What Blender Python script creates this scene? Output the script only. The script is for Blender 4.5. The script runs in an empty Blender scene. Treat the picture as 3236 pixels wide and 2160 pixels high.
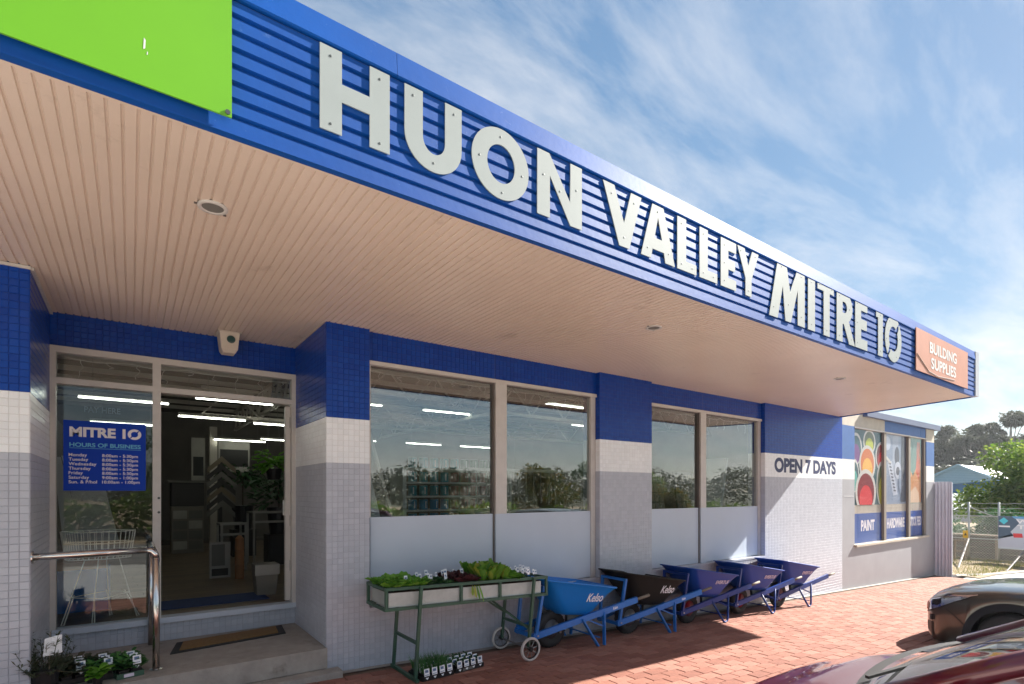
import bpy, bmesh, math, random
from mathutils import Vector, Matrix, Euler, Quaternion
R = math.radians
random.seed(7)
S = bpy.context.scene
COL = S.collection
# ------------------------------------------------------------------ camera
H = 1.6055                       # eye height; the world origin lies under the camera on the street
cam_d = bpy.data.cameras.new('camera'); cam = bpy.data.objects.new('camera', cam_d); COL.objects.link(cam)
cam_d.sensor_width = 36.0; cam_d.lens = 18.616; cam_d.shift_y = 474.0 / 3236.0
cam_d.clip_start = 0.05; cam_d.clip_end = 2000
cam.location = (0, 0, H); cam.rotation_euler = (R(90), 0, R(54.1745 - 90))
S.camera = cam
S.render.resolution_x = 1024; S.render.resolution_y = 684
# ------------------------------------------------------------------ sun and sky
SUN = Vector((1.373, -0.307, 1.0)).normalized()
elev = math.asin(SUN.z); azim = math.atan2(SUN.x, SUN.y)          # azimuth from +Y towards +X
sl = bpy.data.lights.new('sun', 'SUN'); sl.energy = 4.3; sl.angle = R(0.53); sl.color = (1.0, 0.945, 0.86)
so = bpy.data.objects.new('sun', sl); COL.objects.link(so); so.location = (20, -10, 20)
so.rotation_euler = (-SUN).to_track_quat('-Z', 'Y').to_euler()
w = bpy.data.worlds.new('World'); S.world = w; w.use_nodes = True
nt = w.node_tree; nt.nodes.clear()
def wn(t): return nt.nodes.new(t)
out = wn('ShaderNodeOutputWorld'); bg = wn('ShaderNodeBackground')
sky = wn('ShaderNodeTexSky'); sky.sky_type = 'NISHITA'; sky.sun_disc = False
sky.sun_elevation = elev; sky.sun_rotation = azim; sky.air_density = 1.0; sky.dust_density = 0.15; sky.ozone_density = 1.6
# thin cirrus over the whole sky: streaked noise on a flat cloud layer
tc = wn('ShaderNodeTexCoord'); sep = wn('ShaderNodeSeparateXYZ'); nt.links.new(tc.outputs['Generated'], sep.inputs[0])
def mth(op, a, b=None):
    n = wn('ShaderNodeMath'); n.operation = op
    for i, v in enumerate((a, b)):
        if v is None: continue
        if isinstance(v, (int, float)): n.inputs[i].default_value = v
        else: nt.links.new(v, n.inputs[i])
    return n.outputs[0]
zc = mth('ADD', mth('MAXIMUM', sep.outputs['Z'], 0.0), 0.12)
px = mth('DIVIDE', sep.outputs['X'], zc); py = mth('DIVIDE', sep.outputs['Y'], zc)
cmb = wn('ShaderNodeCombineXYZ'); nt.links.new(px, cmb.inputs[0]); nt.links.new(py, cmb.inputs[1])
mp = wn('ShaderNodeMapping'); mp.inputs['Rotation'].default_value = (0, 0, R(38)); mp.inputs['Scale'].default_value = (0.55, 1.5, 1)
nt.links.new(cmb.outputs[0], mp.inputs[0])
n1 = wn('ShaderNodeTexNoise'); n1.inputs['Scale'].default_value = 1.9; n1.inputs['Detail'].default_value = 9; n1.inputs['Roughness'].default_value = 0.62
n1.inputs['Distortion'].default_value = 0.35; nt.links.new(mp.outputs[0], n1.inputs['Vector'])
n2 = wn('ShaderNodeTexNoise'); n2.inputs['Scale'].default_value = 0.45; n2.inputs['Detail'].default_value = 3; nt.links.new(cmb.outputs[0], n2.inputs['Vector'])
cov = mth('ADD', mth('MULTIPLY', n1.outputs['Fac'], 0.75), mth('MULTIPLY', n2.outputs['Fac'], 0.45))
rmp = wn('ShaderNodeValToRGB'); rmp.color_ramp.elements[0].position = 0.515; rmp.color_ramp.elements[1].position = 0.81
rmp.color_ramp.elements[0].color = (0, 0, 0, 1); rmp.color_ramp.elements[1].color = (0.70, 0.70, 0.70, 1)
nt.links.new(cov, rmp.inputs[0])
cl = wn('ShaderNodeMixRGB'); cl.blend_type = 'MIX'; cl.inputs[2].default_value = (3.95, 3.82, 3.66, 1)
hs_ = wn('ShaderNodeHueSaturation'); hs_.inputs['Saturation'].default_value = 1.62; gm = wn('ShaderNodeGamma'); gm.inputs[1].default_value = 0.5; nt.links.new(sky.outputs[0], gm.inputs[0]); nt.links.new(gm.outputs[0], hs_.inputs['Color'])
nt.links.new(rmp.outputs[0], cl.inputs[0]); nt.links.new(hs_.outputs[0], cl.inputs[1])
nt.links.new(cl.outputs[0], bg.inputs['Color']); bg.inputs['Strength'].default_value = 0.080
nt.links.new(bg.outputs[0], out.inputs['Surface'])
S.view_settings.view_transform = 'Standard'; S.view_settings.look = 'None'; S.view_settings.gamma = 1.0
S.view_settings.use_curve_mapping = False
S.view_settings.exposure = 2.0
# ------------------------------------------------------------------ materials
MATS = {}
def mat(name, col, rough=0.6, metal=0.0, spec=0.5, var=0.0, vscale=6.0, bump=0.0, bscale=40.0, dark=None, dscale=3.0, dthr=0.6, coat=0.0, sheen=0.0, trans=0.0, emit=None, estr=0.0, vary=None):
    """principled; var = brightness variation by noise; dark = stain colour with its own patchy shape"""
    if name in MATS: return MATS[name]
    m = bpy.data.materials.new(name); m.use_nodes = True; t = m.node_tree; b = t.nodes['Principled BSDF']
    b.inputs['Base Color'].default_value = (*col, 1); b.inputs['Roughness'].default_value = rough; b.inputs['Metallic'].default_value = metal
    b.inputs['Specular IOR Level'].default_value = spec; b.inputs['Coat Weight'].default_value = coat; b.inputs['Coat Roughness'].default_value = 0.06
    if emit: b.inputs['Emission Color'].default_value = (*emit, 1); b.inputs['Emission Strength'].default_value = estr
    if sheen: b.inputs['Sheen Weight'].default_value = sheen; b.inputs['Sheen Roughness'].default_value = 0.35
    src = None
    co = t.nodes.new('ShaderNodeTexCoord')
    if var or dark or vary:
        base = t.nodes.new('ShaderNodeRGB'); base.outputs[0].default_value = (*col, 1); src = base.outputs[0]
    if vary:                                   # every object (or loose piece) its own tone
        oi = t.nodes.new('ShaderNodeObjectInfo'); ge = t.nodes.new('ShaderNodeNewGeometry')
        ad = t.nodes.new('ShaderNodeMath'); ad.operation = 'ADD'; t.links.new(oi.outputs['Random'], ad.inputs[0]); t.links.new(ge.outputs['Random Per Island'], ad.inputs[1])
        fr = t.nodes.new('ShaderNodeMath'); fr.operation = 'FRACT'; t.links.new(ad.outputs[0], fr.inputs[0])
        cr = t.nodes.new('ShaderNodeValToRGB')
        for i, (p, c) in enumerate(vary):
            e = cr.color_ramp.elements[i] if i < 2 else cr.color_ramp.elements.new(p)
            e.position = p; e.color = (*c, 1)
        t.links.new(fr.outputs[0], cr.inputs[0]); src = cr.outputs[0]
    if var:
        n = t.nodes.new('ShaderNodeTexNoise'); n.inputs['Scale'].default_value = vscale; n.inputs['Detail'].default_value = 6; n.inputs['Roughness'].default_value = 0.65
        t.links.new(co.outputs['Object'], n.inputs['Vector'])
        mr = t.nodes.new('ShaderNodeMapRange'); mr.inputs[1].default_value = 0.25; mr.inputs[2].default_value = 0.75; mr.inputs[3].default_value = 1 - var; mr.inputs[4].default_value = 1 + var
        t.links.new(n.outputs['Fac'], mr.inputs[0])
        mx = t.nodes.new('ShaderNodeMixRGB'); mx.blend_type = 'MULTIPLY'; mx.inputs[0].default_value = 1; t.links.new(src, mx.inputs[1]); t.links.new(mr.outputs[0], mx.inputs[2]); src = mx.outputs[0]
    if dark:
        n = t.nodes.new('ShaderNodeTexNoise'); n.inputs['Scale'].default_value = dscale; n.inputs['Detail'].default_value = 9; n.inputs['Roughness'].default_value = 0.72
        t.links.new(co.outputs['Object'], n.inputs['Vector'])
        mr = t.nodes.new('ShaderNodeMapRange'); mr.inputs[1].default_value = dthr; mr.inputs[2].default_value = dthr + 0.14; mr.inputs[3].default_value = 0; mr.inputs[4].default_value = 0.75
        t.links.new(n.outputs['Fac'], mr.inputs[0])
        mx = t.nodes.new('ShaderNodeMixRGB'); t.links.new(mr.outputs[0], mx.inputs[0]); t.links.new(src, mx.inputs[1]); mx.inputs[2].default_value = (*dark, 1); src = mx.outputs[0]
    if src: t.links.new(src, b.inputs['Base Color'])
    if bump:
        n = t.nodes.new('ShaderNodeTexNoise'); n.inputs['Scale'].default_value = bscale; n.inputs['Detail'].default_value = 5
        t.links.new(co.outputs['Object'], n.inputs['Vector'])
        bp = t.nodes.new('ShaderNodeBump'); bp.inputs['Strength'].default_value = bump; bp.inputs['Distance'].default_value = 0.02
        t.links.new(n.outputs['Fac'], bp.inputs['Height']); t.links.new(bp.outputs[0], b.inputs['Normal'])
    if trans:                                  # thin leaf: lets light through
        tr = t.nodes.new('ShaderNodeBsdfTranslucent'); mxs = t.nodes.new('ShaderNodeMixShader'); mxs.inputs[0].default_value = trans
        if src: t.links.new(src, tr.inputs['Color'])
        else: tr.inputs['Color'].default_value = (*col, 1)
        o = t.nodes['Material Output']; t.links.new(b.outputs[0], mxs.inputs[1]); t.links.new(tr.outputs[0], mxs.inputs[2]); t.links.new(mxs.outputs[0], o.inputs['Surface'])
    MATS[name] = m; return m
def glass(name, tint=(0.92, 0.95, 0.95), power=4.5, rough=0.0, boost=0.0):
    m = bpy.data.materials.new(name); m.use_nodes = True; t = m.node_tree; t.nodes.clear()
    o = t.nodes.new('ShaderNodeOutputMaterial'); g = t.nodes.new('ShaderNodeBsdfGlossy'); g.inputs['Roughness'].default_value = rough
    tr = t.nodes.new('ShaderNodeBsdfTransparent'); tr.inputs[0].default_value = (*tint, 1)
    f = t.nodes.new('ShaderNodeLayerWeight'); f.inputs['Blend'].default_value = 0.5     # Schlick curve, same from both faces
    pw_ = t.nodes.new('ShaderNodeMath'); pw_.operation = 'POWER'; pw_.inputs[1].default_value = power; t.links.new(f.outputs['Facing'], pw_.inputs[0])
    ml = t.nodes.new('ShaderNodeMath'); ml.operation = 'MULTIPLY'; ml.inputs[1].default_value = 1 - boost; t.links.new(pw_.outputs[0], ml.inputs[0])
    a = t.nodes.new('ShaderNodeMath'); a.operation = 'ADD'; a.use_clamp = True; a.inputs[1].default_value = boost; t.links.new(ml.outputs[0], a.inputs[0])
    # slight waviness of sheet glass
    n = t.nodes.new('ShaderNodeTexNoise'); n.inputs['Scale'].default_value = 1.3; c = t.nodes.new('ShaderNodeTexCoord'); t.links.new(c.outputs['Object'], n.inputs['Vector'])
    bp = t.nodes.new('ShaderNodeBump'); bp.inputs['Strength'].default_value = 0.03; bp.inputs['Distance'].default_value = 0.02; t.links.new(n.outputs['Fac'], bp.inputs['Height']); t.links.new(bp.outputs[0], g.inputs['Normal'])
    mx = t.nodes.new('ShaderNodeMixShader'); t.links.new(a.outputs[0], mx.inputs[0]); t.links.new(tr.outputs[0], mx.inputs[1]); t.links.new(g.outputs[0], mx.inputs[2]); t.links.new(mx.outputs[0], o.inputs['Surface'])
    MATS[name] = m; return m
BLUE = (0.002, 0.042, 0.30)
mat('blue_paint', BLUE, 0.32, var=0.10, vscale=3, bump=0.05, bscale=60)
mat('white_paint', (0.80, 0.80, 0.81), 0.38, var=0.06, vscale=3)
mat('grey_paint', (0.46, 0.48, 0.54), 0.36, var=0.07, vscale=2.5)
mat('blue_joint', (0.0015, 0.028, 0.20), 0.6); mat('white_joint', (0.66, 0.655, 0.65), 0.7); mat('grey_joint', (0.335, 0.35, 0.40), 0.7)
mat('blue_tile', BLUE, 0.24, spec=0.3, vary=[(0, (0.0025, 0.038, 0.27)), (1, (0.0035, 0.052, 0.33))], bump=0.06, bscale=25)
mat('white_tile', (0.74, 0.72, 0.70), 0.3, vary=[(0, (0.76, 0.78, 0.80)), (1, (0.83, 0.85, 0.87))], bump=0.06, bscale=25)
mat('grey_tile', (0.42, 0.42, 0.46), 0.3, vary=[(0, (0.415, 0.435, 0.495)), (1, (0.47, 0.49, 0.55))], bump=0.06, bscale=25, dark=(0.33, 0.32, 0.33), dscale=2.5, dthr=0.66)
mat('panel_grey', (0.47, 0.53, 0.62), 0.42, var=0.05, vscale=1.4)
mat('frame_alu', (0.55, 0.52, 0.49), 0.42, metal=0.0, var=0.08, vscale=8)
mat('frame_dark', (0.12, 0.10, 0.09), 0.5)
mat('soffit', (0.67, 0.545, 0.445), 0.34, var=0.07, vscale=0.9, dark=(0.34, 0.24, 0.18), dscale=1.6, dthr=0.61)
mat('fascia_blue', (0.0008, 0.062, 0.29), 0.52, spec=0.26, sheen=0.05, var=0.12, vscale=3.0, dark=(0.16, 0.26, 0.44), dscale=14, dthr=0.64, bump=0.04, bscale=30)
mat('fascia_cap', (0.0008, 0.068, 0.31), 0.58, spec=0.16, sheen=0.02, var=0.12, vscale=2.5, dark=(0.2, 0.3, 0.48), dscale=12, dthr=0.65, bump=0.04, bscale=30)
mat('letter_grey', (0.30, 0.33, 0.325), 0.6, spec=0.15, var=0.04, vscale=4)
mat('screw', (0.08, 0.09, 0.09), 0.5, metal=0.6)
mat('green_sign', (0.125, 0.36, 0.008), 0.4, var=0.06, vscale=1.2, dark=(0.55, 0.75, 0.3), dscale=3.5, dthr=0.72)
mat('orange_sign', (0.44, 0.19, 0.12), 0.5, var=0.1, vscale=3)
mat('sign_white', (0.62, 0.60, 0.58), 0.5)
mat('cream_concrete', (0.45, 0.40, 0.325), 0.7, var=0.14, vscale=5, dark=(0.40, 0.33, 0.25), dscale=6, dthr=0.62, bump=0.15, bscale=60)
mat('wing_blue', (0.035, 0.105, 0.29), 0.5, var=0.14, vscale=4)
mat('wing_grey', (0.29, 0.29, 0.31), 0.5, var=0.08, vscale=2.5, dark=(0.30, 0.29, 0.29), dscale=3, dthr=0.64)
mat('navy_print', (0.012, 0.02, 0.09), 0.5)
mat('concrete', (0.33, 0.30, 0.27), 0.85, var=0.22, vscale=7, dark=(0.15, 0.13, 0.11), dscale=5, dthr=0.58, bump=0.35, bscale=90)
mat('concrete_pale', (0.56, 0.55, 0.52), 0.85, var=0.2, vscale=3, dark=(0.25, 0.22, 0.18), dscale=2, dthr=0.62, bump=0.3, bscale=60)
mat('asphalt', (0.22, 0.215, 0.21), 0.9, var=0.3, vscale=20, bump=0.5, bscale=220)
mat('paver', (0.3, 0.1, 0.06), 0.85, vary=[(0, (0.21, 0.078, 0.053)), (0.35, (0.265, 0.108, 0.074)), (0.7, (0.31, 0.140, 0.102)), (1, (0.24, 0.091, 0.064))], var=0.25, vscale=9, bump=0.3, bscale=120, dark=(0.10, 0.055, 0.045), dscale=2.2, dthr=0.60)
mat('joint_sand', (0.16, 0.10, 0.07), 0.95, var=0.3, vscale=20)
mat('steel', (0.62, 0.60, 0.58), 0.22, metal=1.0, var=0.05)
mat('steel_dark', (0.30, 0.29, 0.28), 0.4, metal=0.9)
mat('galv', (0.42, 0.45, 0.43), 0.55, metal=0.35, var=0.2, vscale=7, dark=(0.12, 0.22, 0.15), dscale=4, dthr=0.62)
mat('cart_green', (0.030, 0.085, 0.055), 0.45, var=0.25, vscale=10, dark=(0.10, 0.12, 0.09), dscale=14, dthr=0.62)
mat('rubber', (0.016, 0.016, 0.018), 0.7, var=0.3, vscale=12)
mat('white_rubber', (0.52, 0.48, 0.45), 0.7, var=0.25, vscale=14, dark=(0.2, 0.17, 0.15), dscale=12)
mat('black_plastic', (0.014, 0.014, 0.016), 0.4)
mat('soil', (0.035, 0.018, 0.010), 0.95, var=0.5, vscale=40, bump=0.8, bscale=90)
mat('barrow_blue', (0.005, 0.17, 0.56), 0.3, spec=0.4, var=0.05)
mat('barrow_frame', (0.012, 0.15, 0.50), 0.34, var=0.12, vscale=20)
mat('barrow_navy', (0.003, 0.046, 0.29), 0.38, spec=0.25, var=0.05)
mat('barrow_navy_frame', (0.006, 0.034, 0.20), 0.4, spec=0.35)
mat('barrow_black', (0.014, 0.013, 0.012), 0.5, spec=0.15, var=0.3, vscale=6)
mat('grip', (0.16, 0.13, 0.10), 0.7)
mat('rim_red', (0.30, 0.012, 0.018), 0.35)
mat('rim_steel', (0.42, 0.42, 0.44), 0.35, metal=0.8)
mat('decal_white', (0.85, 0.85, 0.88), 0.5); mat('decal_lilac', (0.62, 0.55, 0.66), 0.5)
mat('tag_white', (0.80, 0.81, 0.83), 0.5, var=0.05, vscale=30); mat('tag_blue', (0.10, 0.17, 0.30), 0.5)
mat('lettuce', (0.12, 0.34, 0.03), 0.5, vary=[(0, (0.06, 0.20, 0.02)), (0.5, (0.13, 0.36, 0.03)), (1, (0.22, 0.46, 0.06))], trans=0.35)
mat('lettuce_cos', (0.14, 0.33, 0.04), 0.5, vary=[(0, (0.07, 0.22, 0.02)), (0.6, (0.16, 0.34, 0.03)), (1, (0.34, 0.36, 0.05))], trans=0.35)
mat('lettuce_red', (0.06, 0.014, 0.018), 0.5, vary=[(0, (0.03, 0.008, 0.012)), (1, (0.10, 0.025, 0.03))], trans=0.25)
mat('leaf_dark', (0.03, 0.10, 0.03), 0.5, vary=[(0, (0.018, 0.06, 0.02)), (1, (0.05, 0.15, 0.045))], trans=0.3)
mat('leaf_chive', (0.06, 0.2, 0.05), 0.5, vary=[(0, (0.03, 0.12, 0.04)), (1, (0.09, 0.27, 0.06))], trans=0.3)
mat('leaf_olive', (0.06, 0.085, 0.045), 0.55, vary=[(0, (0.045, 0.06, 0.03)), (0.6, (0.08, 0.11, 0.06)), (1, (0.13, 0.11, 0.07))], trans=0.25)
mat('leaf_lime', (0.17, 0.42, 0.03), 0.5, vary=[(0, (0.10, 0.30, 0.02)), (1, (0.22, 0.50, 0.05))], trans=0.4)
mat('leaf_tree', (0.07, 0.13, 0.025), 0.55, vary=[(0, (0.06, 0.12, 0.02)), (0.6, (0.12, 0.21, 0.03)), (1, (0.24, 0.30, 0.06))], trans=0.45)
mat('leaf_gum', (0.08, 0.09, 0.05), 0.6, vary=[(0, (0.055, 0.065, 0.042)), (1, (0.12, 0.13, 0.085))], trans=0.25)
mat('leaf_autumn', (0.22, 0.12, 0.02), 0.6, vary=[(0, (0.05, 0.09, 0.02)), (0.6, (0.10, 0.12, 0.02)), (1, (0.26, 0.16, 0.02))], trans=0.35)
mat('bark', (0.10, 0.075, 0.055), 0.9, var=0.4, vscale=12, bump=0.6, bscale=40)
mat('bark_gum', (0.28, 0.25, 0.21), 0.85, var=0.35, vscale=4)
mat('coir', (0.27, 0.155, 0.06), 0.95, var=0.25, vscale=40, bump=0.8, bscale=200)
mat('timber', (0.085, 0.065, 0.045), 0.85, var=0.3, vscale=8)
mat('timber_pale', (0.22, 0.17, 0.12), 0.8, var=0.25, vscale=8)
mat('zinc', (0.37, 0.38, 0.41), 0.45, metal=0.25, var=0.08, vscale=2)
mat('fence_galv', (0.40, 0.41, 0.40), 0.5, metal=0.6)
mat('panel_iron', (0.58, 0.59, 0.66), 0.5, var=0.06); mat('cap_slate', (0.10, 0.125, 0.20), 0.5); mat('cladding_blue', (0.24, 0.42, 0.56), 0.6, var=0.06)
mat('cladding_deep', (0.015, 0.12, 0.30), 0.5, var=0.08)
mat('roof_iron', (0.62, 0.63, 0.64), 0.4, metal=0.2, var=0.08)
mat('hill_soil', (0.07, 0.075, 0.035), 0.95, var=0.4, vscale=0.2)
mat('grass', (0.14, 0.16, 0.04), 0.8, vary=[(0, (0.09, 0.13, 0.03)), (0.5, (0.20, 0.20, 0.06)), (1, (0.34, 0.26, 0.12))], trans=0.3)
mat('verge_soil', (0.24, 0.18, 0.11), 0.95, var=0.35, vscale=6, bump=0.5, bscale=40)
mat('car_grey', (0.060, 0.054, 0.045), 0.30, metal=0.55, coat=1.0); mat('car_red', (0.12, 0.004, 0.012), 0.28, metal=0.25, coat=1.0)
mat('car_black', (0.012, 0.012, 0.013), 0.5); mat('car_trim', (0.016, 0.017, 0.022), 0.6, spec=0.15)
mat('lamp_chrome', (0.75, 0.75, 0.78), 0.15, metal=1.0); mat('lamp_amber', (0.5, 0.12, 0.02), 0.3)
mat('car_cabin', (0.018, 0.018, 0.018), 0.8)
glass('shop_glass', (0.88, 0.92, 0.92), boost=0.175); glass('door_glass', (0.92, 0.95, 0.95), boost=0.055)
glass('car_glass', (0.40, 0.48, 0.45), boost=0.07); glass('lamp_glass', (0.96, 0.96, 0.97), 8.0, boost=0.02)
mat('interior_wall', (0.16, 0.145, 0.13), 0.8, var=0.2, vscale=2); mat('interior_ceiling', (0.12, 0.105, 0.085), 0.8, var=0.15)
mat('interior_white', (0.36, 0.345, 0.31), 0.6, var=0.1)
mat('truss_paint', (0.52, 0.48, 0.42), 0.6); mat('vinyl', (0.20, 0.155, 0.11), 0.35, vary=[(0, (0.10, 0.07, 0.045)), (1, (0.19, 0.135, 0.085))], var=0.2, vscale=12)
mat('tube_lit', (0.9, 0.9, 0.85), 0.5, emit=(0.96, 1.0, 0.86), estr=4.0)
mat('shelf', (0.66, 0.65, 0.62), 0.5); mat('tin_teal', (0.04, 0.32, 0.40), 0.3, metal=0.2); mat('tin_red', (0.34, 0.08, 0.07), 0.35); mat('tin_green', (0.05, 0.16, 0.09), 0.35); mat('tin_blue', (0.03, 0.28, 0.50), 0.3)
mat('tin_lid', (0.55, 0.56, 0.56), 0.3, metal=0.8)
mat('mdf', (0.20, 0.17, 0.14), 0.7); mat('board_white', (0.45, 0.48, 0.50), 0.6); mat('cabinet', (0.20, 0.18, 0.15), 0.6); mat('cabinet_dark', (0.03, 0.028, 0.026), 0.6)
mat('wire_white', (0.78, 0.76, 0.70), 0.5); mat('mat_blue', (0.02, 0.05, 0.16), 0.9, var=0.4, vscale=30)
mat('box_blue', (0.01, 0.13, 0.42), 0.5); mat('cardboard', (0.30, 0.14, 0.06), 0.8); mat('print_black', (0.012, 0.012, 0.012), 0.6); mat('sample_tan', (0.17, 0.135, 0.09), 0.7); mat('sample_grey', (0.15, 0.145, 0.13), 0.7)
mat('sign_blue', (0.003, 0.045, 0.42), 0.6, spec=0.2); mat('sign_cyan', (0.13, 0.48, 0.66), 0.5); mat('print_white', (0.80, 0.77, 0.78), 0.5)
mat('poster_blue', (0.008, 0.07, 0.33), 0.4); mat('yellow_sign', (0.62, 0.36, 0.02), 0.5); mat('banner', (0.52, 0.55, 0.62), 0.6, var=0.1, vscale=2)
mat('dark_disc', (0.015, 0.06, 0.06), 0.3); mat('box_cream', (0.60, 0.52, 0.44), 0.5)
def pc(name, c): return mat('print_' + name, c, 0.4)
# ------------------------------------------------------------------ mesh helpers
class MB:
    def __init__(s): s.v = []; s.f = []; s.m = []; s.mi = 0
    def add(s, vs, fs):
        o = len(s.v); s.v += [tuple(p) for p in vs]
        for f in fs: s.f.append(tuple(i + o for i in f)); s.m.append(s.mi)
        return s
    def box(s, x0, y0, z0, x1, y1, z1):
        return s.add([(x0,y0,z0),(x1,y0,z0),(x1,y1,z0),(x0,y1,z0),(x0,y0,z1),(x1,y0,z1),(x1,y1,z1),(x0,y1,z1)],
                     [(0,3,2,1),(4,5,6,7),(0,1,5,4),(1,2,6,5),(2,3,7,6),(3,0,4,7)])
    def bbox(s, x0, y0, z0, x1, y1, z1, b):     # box with chamfered edges round the top and sides (vertical extrusion of an octagon with a chamfered lid)
        P = lambda i: [(x0+i,y0),(x1-i,y0),(x1,y0+i),(x1,y1-i),(x1-i,y1),(x0+i,y1),(x0,y1-i),(x0,y0+i)]
        a = [(x, y, z0) for x, y in P(b)] + [(x, y, z1-b) for x, y in P(b)]
        c = [(min(max(x, x0+b), x1-b), min(max(y, y0+b), y1-b), z1) for x, y in P(b)]
        fs = [tuple(range(7,-1,-1)), tuple(range(16,24))]
        for k in (0, 8):
            for i in range(8): j = (i+1) % 8; fs.append((k+i, k+j, k+8+j, k+8+i))
        return s.add(a + c, fs)
    def bar(s, p, q, w, h=None, up=(0,0,1)):
        h = h or w; p = Vector(p); q = Vector(q); d = (q-p).normalized(); u = Vector(up)
        if abs(d.dot(u)) > 0.98: u = Vector((1,0,0))
        a = d.cross(u).normalized() * (w/2); b = a.cross(d).normalized() * (h/2)
        return s.add([p-a-b,p+a-b,p+a+b,p-a+b,q-a-b,q+a-b,q+a+b,q-a+b], [(0,3,2,1),(4,5,6,7),(0,1,5,4),(1,2,6,5),(2,3,7,6),(3,0,4,7)])
    def tube(s, pts, r, n=8, cap=True):
        pts = [Vector(p) for p in pts]; rs = r if isinstance(r, (list, tuple)) else [r]*len(pts); vs = []; fs = []; last = None
        for i, p in enumerate(pts):
            d = (pts[min(i+1, len(pts)-1)] - pts[max(i-1, 0)]).normalized()
            a = last - d*last.dot(d) if last else d.orthogonal()
            if a.length < 1e-6: a = d.orthogonal()
            a.normalize(); last = a; b = d.cross(a)
            vs += [p + (a*math.cos(2*math.pi*k/n) + b*math.sin(2*math.pi*k/n))*rs[i] for k in range(n)]
        for i in range(len(pts)-1):
            for k in range(n): l = (k+1) % n; fs.append((i*n+k, i*n+l, (i+1)*n+l, (i+1)*n+k))
        if cap: fs += [tuple(range(n-1,-1,-1)), tuple(range((len(pts)-1)*n, len(pts)*n))]
        return s.add(vs, fs)
    def lathe(s, prof, n=20, c=(0,0,0), ax='z', cap=True):   # prof = [(r, h)]
        vs = []; fs = []
        for r, h in prof:
            for k in range(n):
                a = 2*math.pi*k/n; x, y = r*math.cos(a), r*math.sin(a)
                p = (x, y, h) if ax == 'z' else ((x, h, y) if ax == 'y' else (h, x, y))
                vs.append((p[0]+c[0], p[1]+c[1], p[2]+c[2]))
        for i in range(len(prof)-1):
            for k in range(n): l = (k+1) % n; fs.append((i*n+k, i*n+l, (i+1)*n+l, (i+1)*n+k))
        if cap: fs += [tuple(range(n-1,-1,-1)), tuple(range((len(prof)-1)*n, len(prof)*n))]
        return s.add(vs, fs)
    def prism(s, poly, a0, a1, ax='y'):       # convex poly of (p, q) extruded along ax
        def P(p, q, h): return {'y': (p, h, q), 'x': (h, p, q), 'z': (p, q, h)}[ax]
        n = len(poly); vs = [P(p, q, a0) for p, q in poly] + [P(p, q, a1) for p, q in poly]
        return s.add(vs, [tuple(range(n)), tuple(range(2*n-1, n-1, -1))] + [(i, i+n, (i+1) % n + n, (i+1) % n) for i in range(n)])
    def grid(s, fn, nu, nv):                   # fn(u, v) -> point, u, v in 0..1
        vs = [fn(i/nu, j/nv) for j in range(nv+1) for i in range(nu+1)]
        return s.add(vs, [(j*(nu+1)+i, j*(nu+1)+i+1, (j+1)*(nu+1)+i+1, (j+1)*(nu+1)+i) for j in range(nv) for i in range(nu)])
    def leaf(s, p, d, l, wd, droop=0.3, roll=None):
        p = Vector(p); d = Vector(d).normalized(); side = d.cross(Vector((0,0,1)))
        if side.length < 0.05: side = Vector((1,0,0))
        side.normalize()
        if roll is not None: side = Quaternion(d, roll) @ side
        q1 = p + d*l*0.5 + side*wd*0.5; q2 = p + d*l*0.5 - side*wd*0.5; t = p + d*l - Vector((0,0,droop*l)); m = p + d*l*0.55 - Vector((0,0,wd*0.18))
        return s.add([p, q1, t, q2, m], [(0,1,4),(1,2,4),(2,3,4),(3,0,4)])
    def mesh(s, name, mats, smooth=False):
        me = bpy.data.meshes.new(name); me.from_pydata(s.v, [], s.f)
        for m in (mats if isinstance(mats, (list, tuple)) else [mats]): me.materials.append(MATS[m])
        if len(me.materials) > 1: me.polygons.foreach_set('material_index', s.m)
        if smooth: me.polygons.foreach_set('use_smooth', [True]*len(me.polygons))
        me.update(); return me
def link(name, me, parent=None, loc=None):
    o = bpy.data.objects.new(name, me); COL.objects.link(o)
    if loc: o.location = loc
    if parent is not None: o.parent = parent
    return o
def part(name, mb, m, parent, smooth=False, stuff=False, world=True):
    """a child; world=True when the mesh is written in world coordinates (things that stand unrotated)"""
    me = mb if isinstance(mb, bpy.types.Mesh) else mb.mesh(name, m, smooth)
    o = link(name, me, parent)
    if world:
        b = Vector((0,0,0)); p = parent
        while p is not None: b += Vector(p.location); p = p.parent
        o.location = -b
    if stuff: o['kind'] = 'stuff'
    return o
def thing(name, label, cat, loc=(0,0,0), rotz=0.0, group=None):
    o = bpy.data.objects.new(name, None); COL.objects.link(o); o.location = loc; o.rotation_euler = (0,0,rotz); o.empty_display_size = 0.1
    o['label'] = label; o['category'] = cat
    if group: o['group'] = group
    return o
def single(name, mb, m, label, cat, group=None, smooth=False, loc=None):
    o = link(name, mb if isinstance(mb, bpy.types.Mesh) else mb.mesh(name, m, smooth), None, loc); o['label'] = label; o['category'] = cat
    if group: o['group'] = group
    return o
def struct(name, mb, m, smooth=False, kind='structure'):
    o = link(name, mb.mesh(name, m, smooth)); o['kind'] = kind; return o
def dup(root, loc, label=None, rot=None, group=None):
    r = root.copy(); COL.objects.link(r); r.location = loc
    if rot: r.rotation_euler = rot
    if label: r['label'] = label
    if group: r['group'] = group
    for ch in list(root.children):
        c = ch.copy(); COL.objects.link(c); c.parent = r
        for g in list(ch.children):
            d = g.copy(); COL.objects.link(d); d.parent = c
    return r
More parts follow.
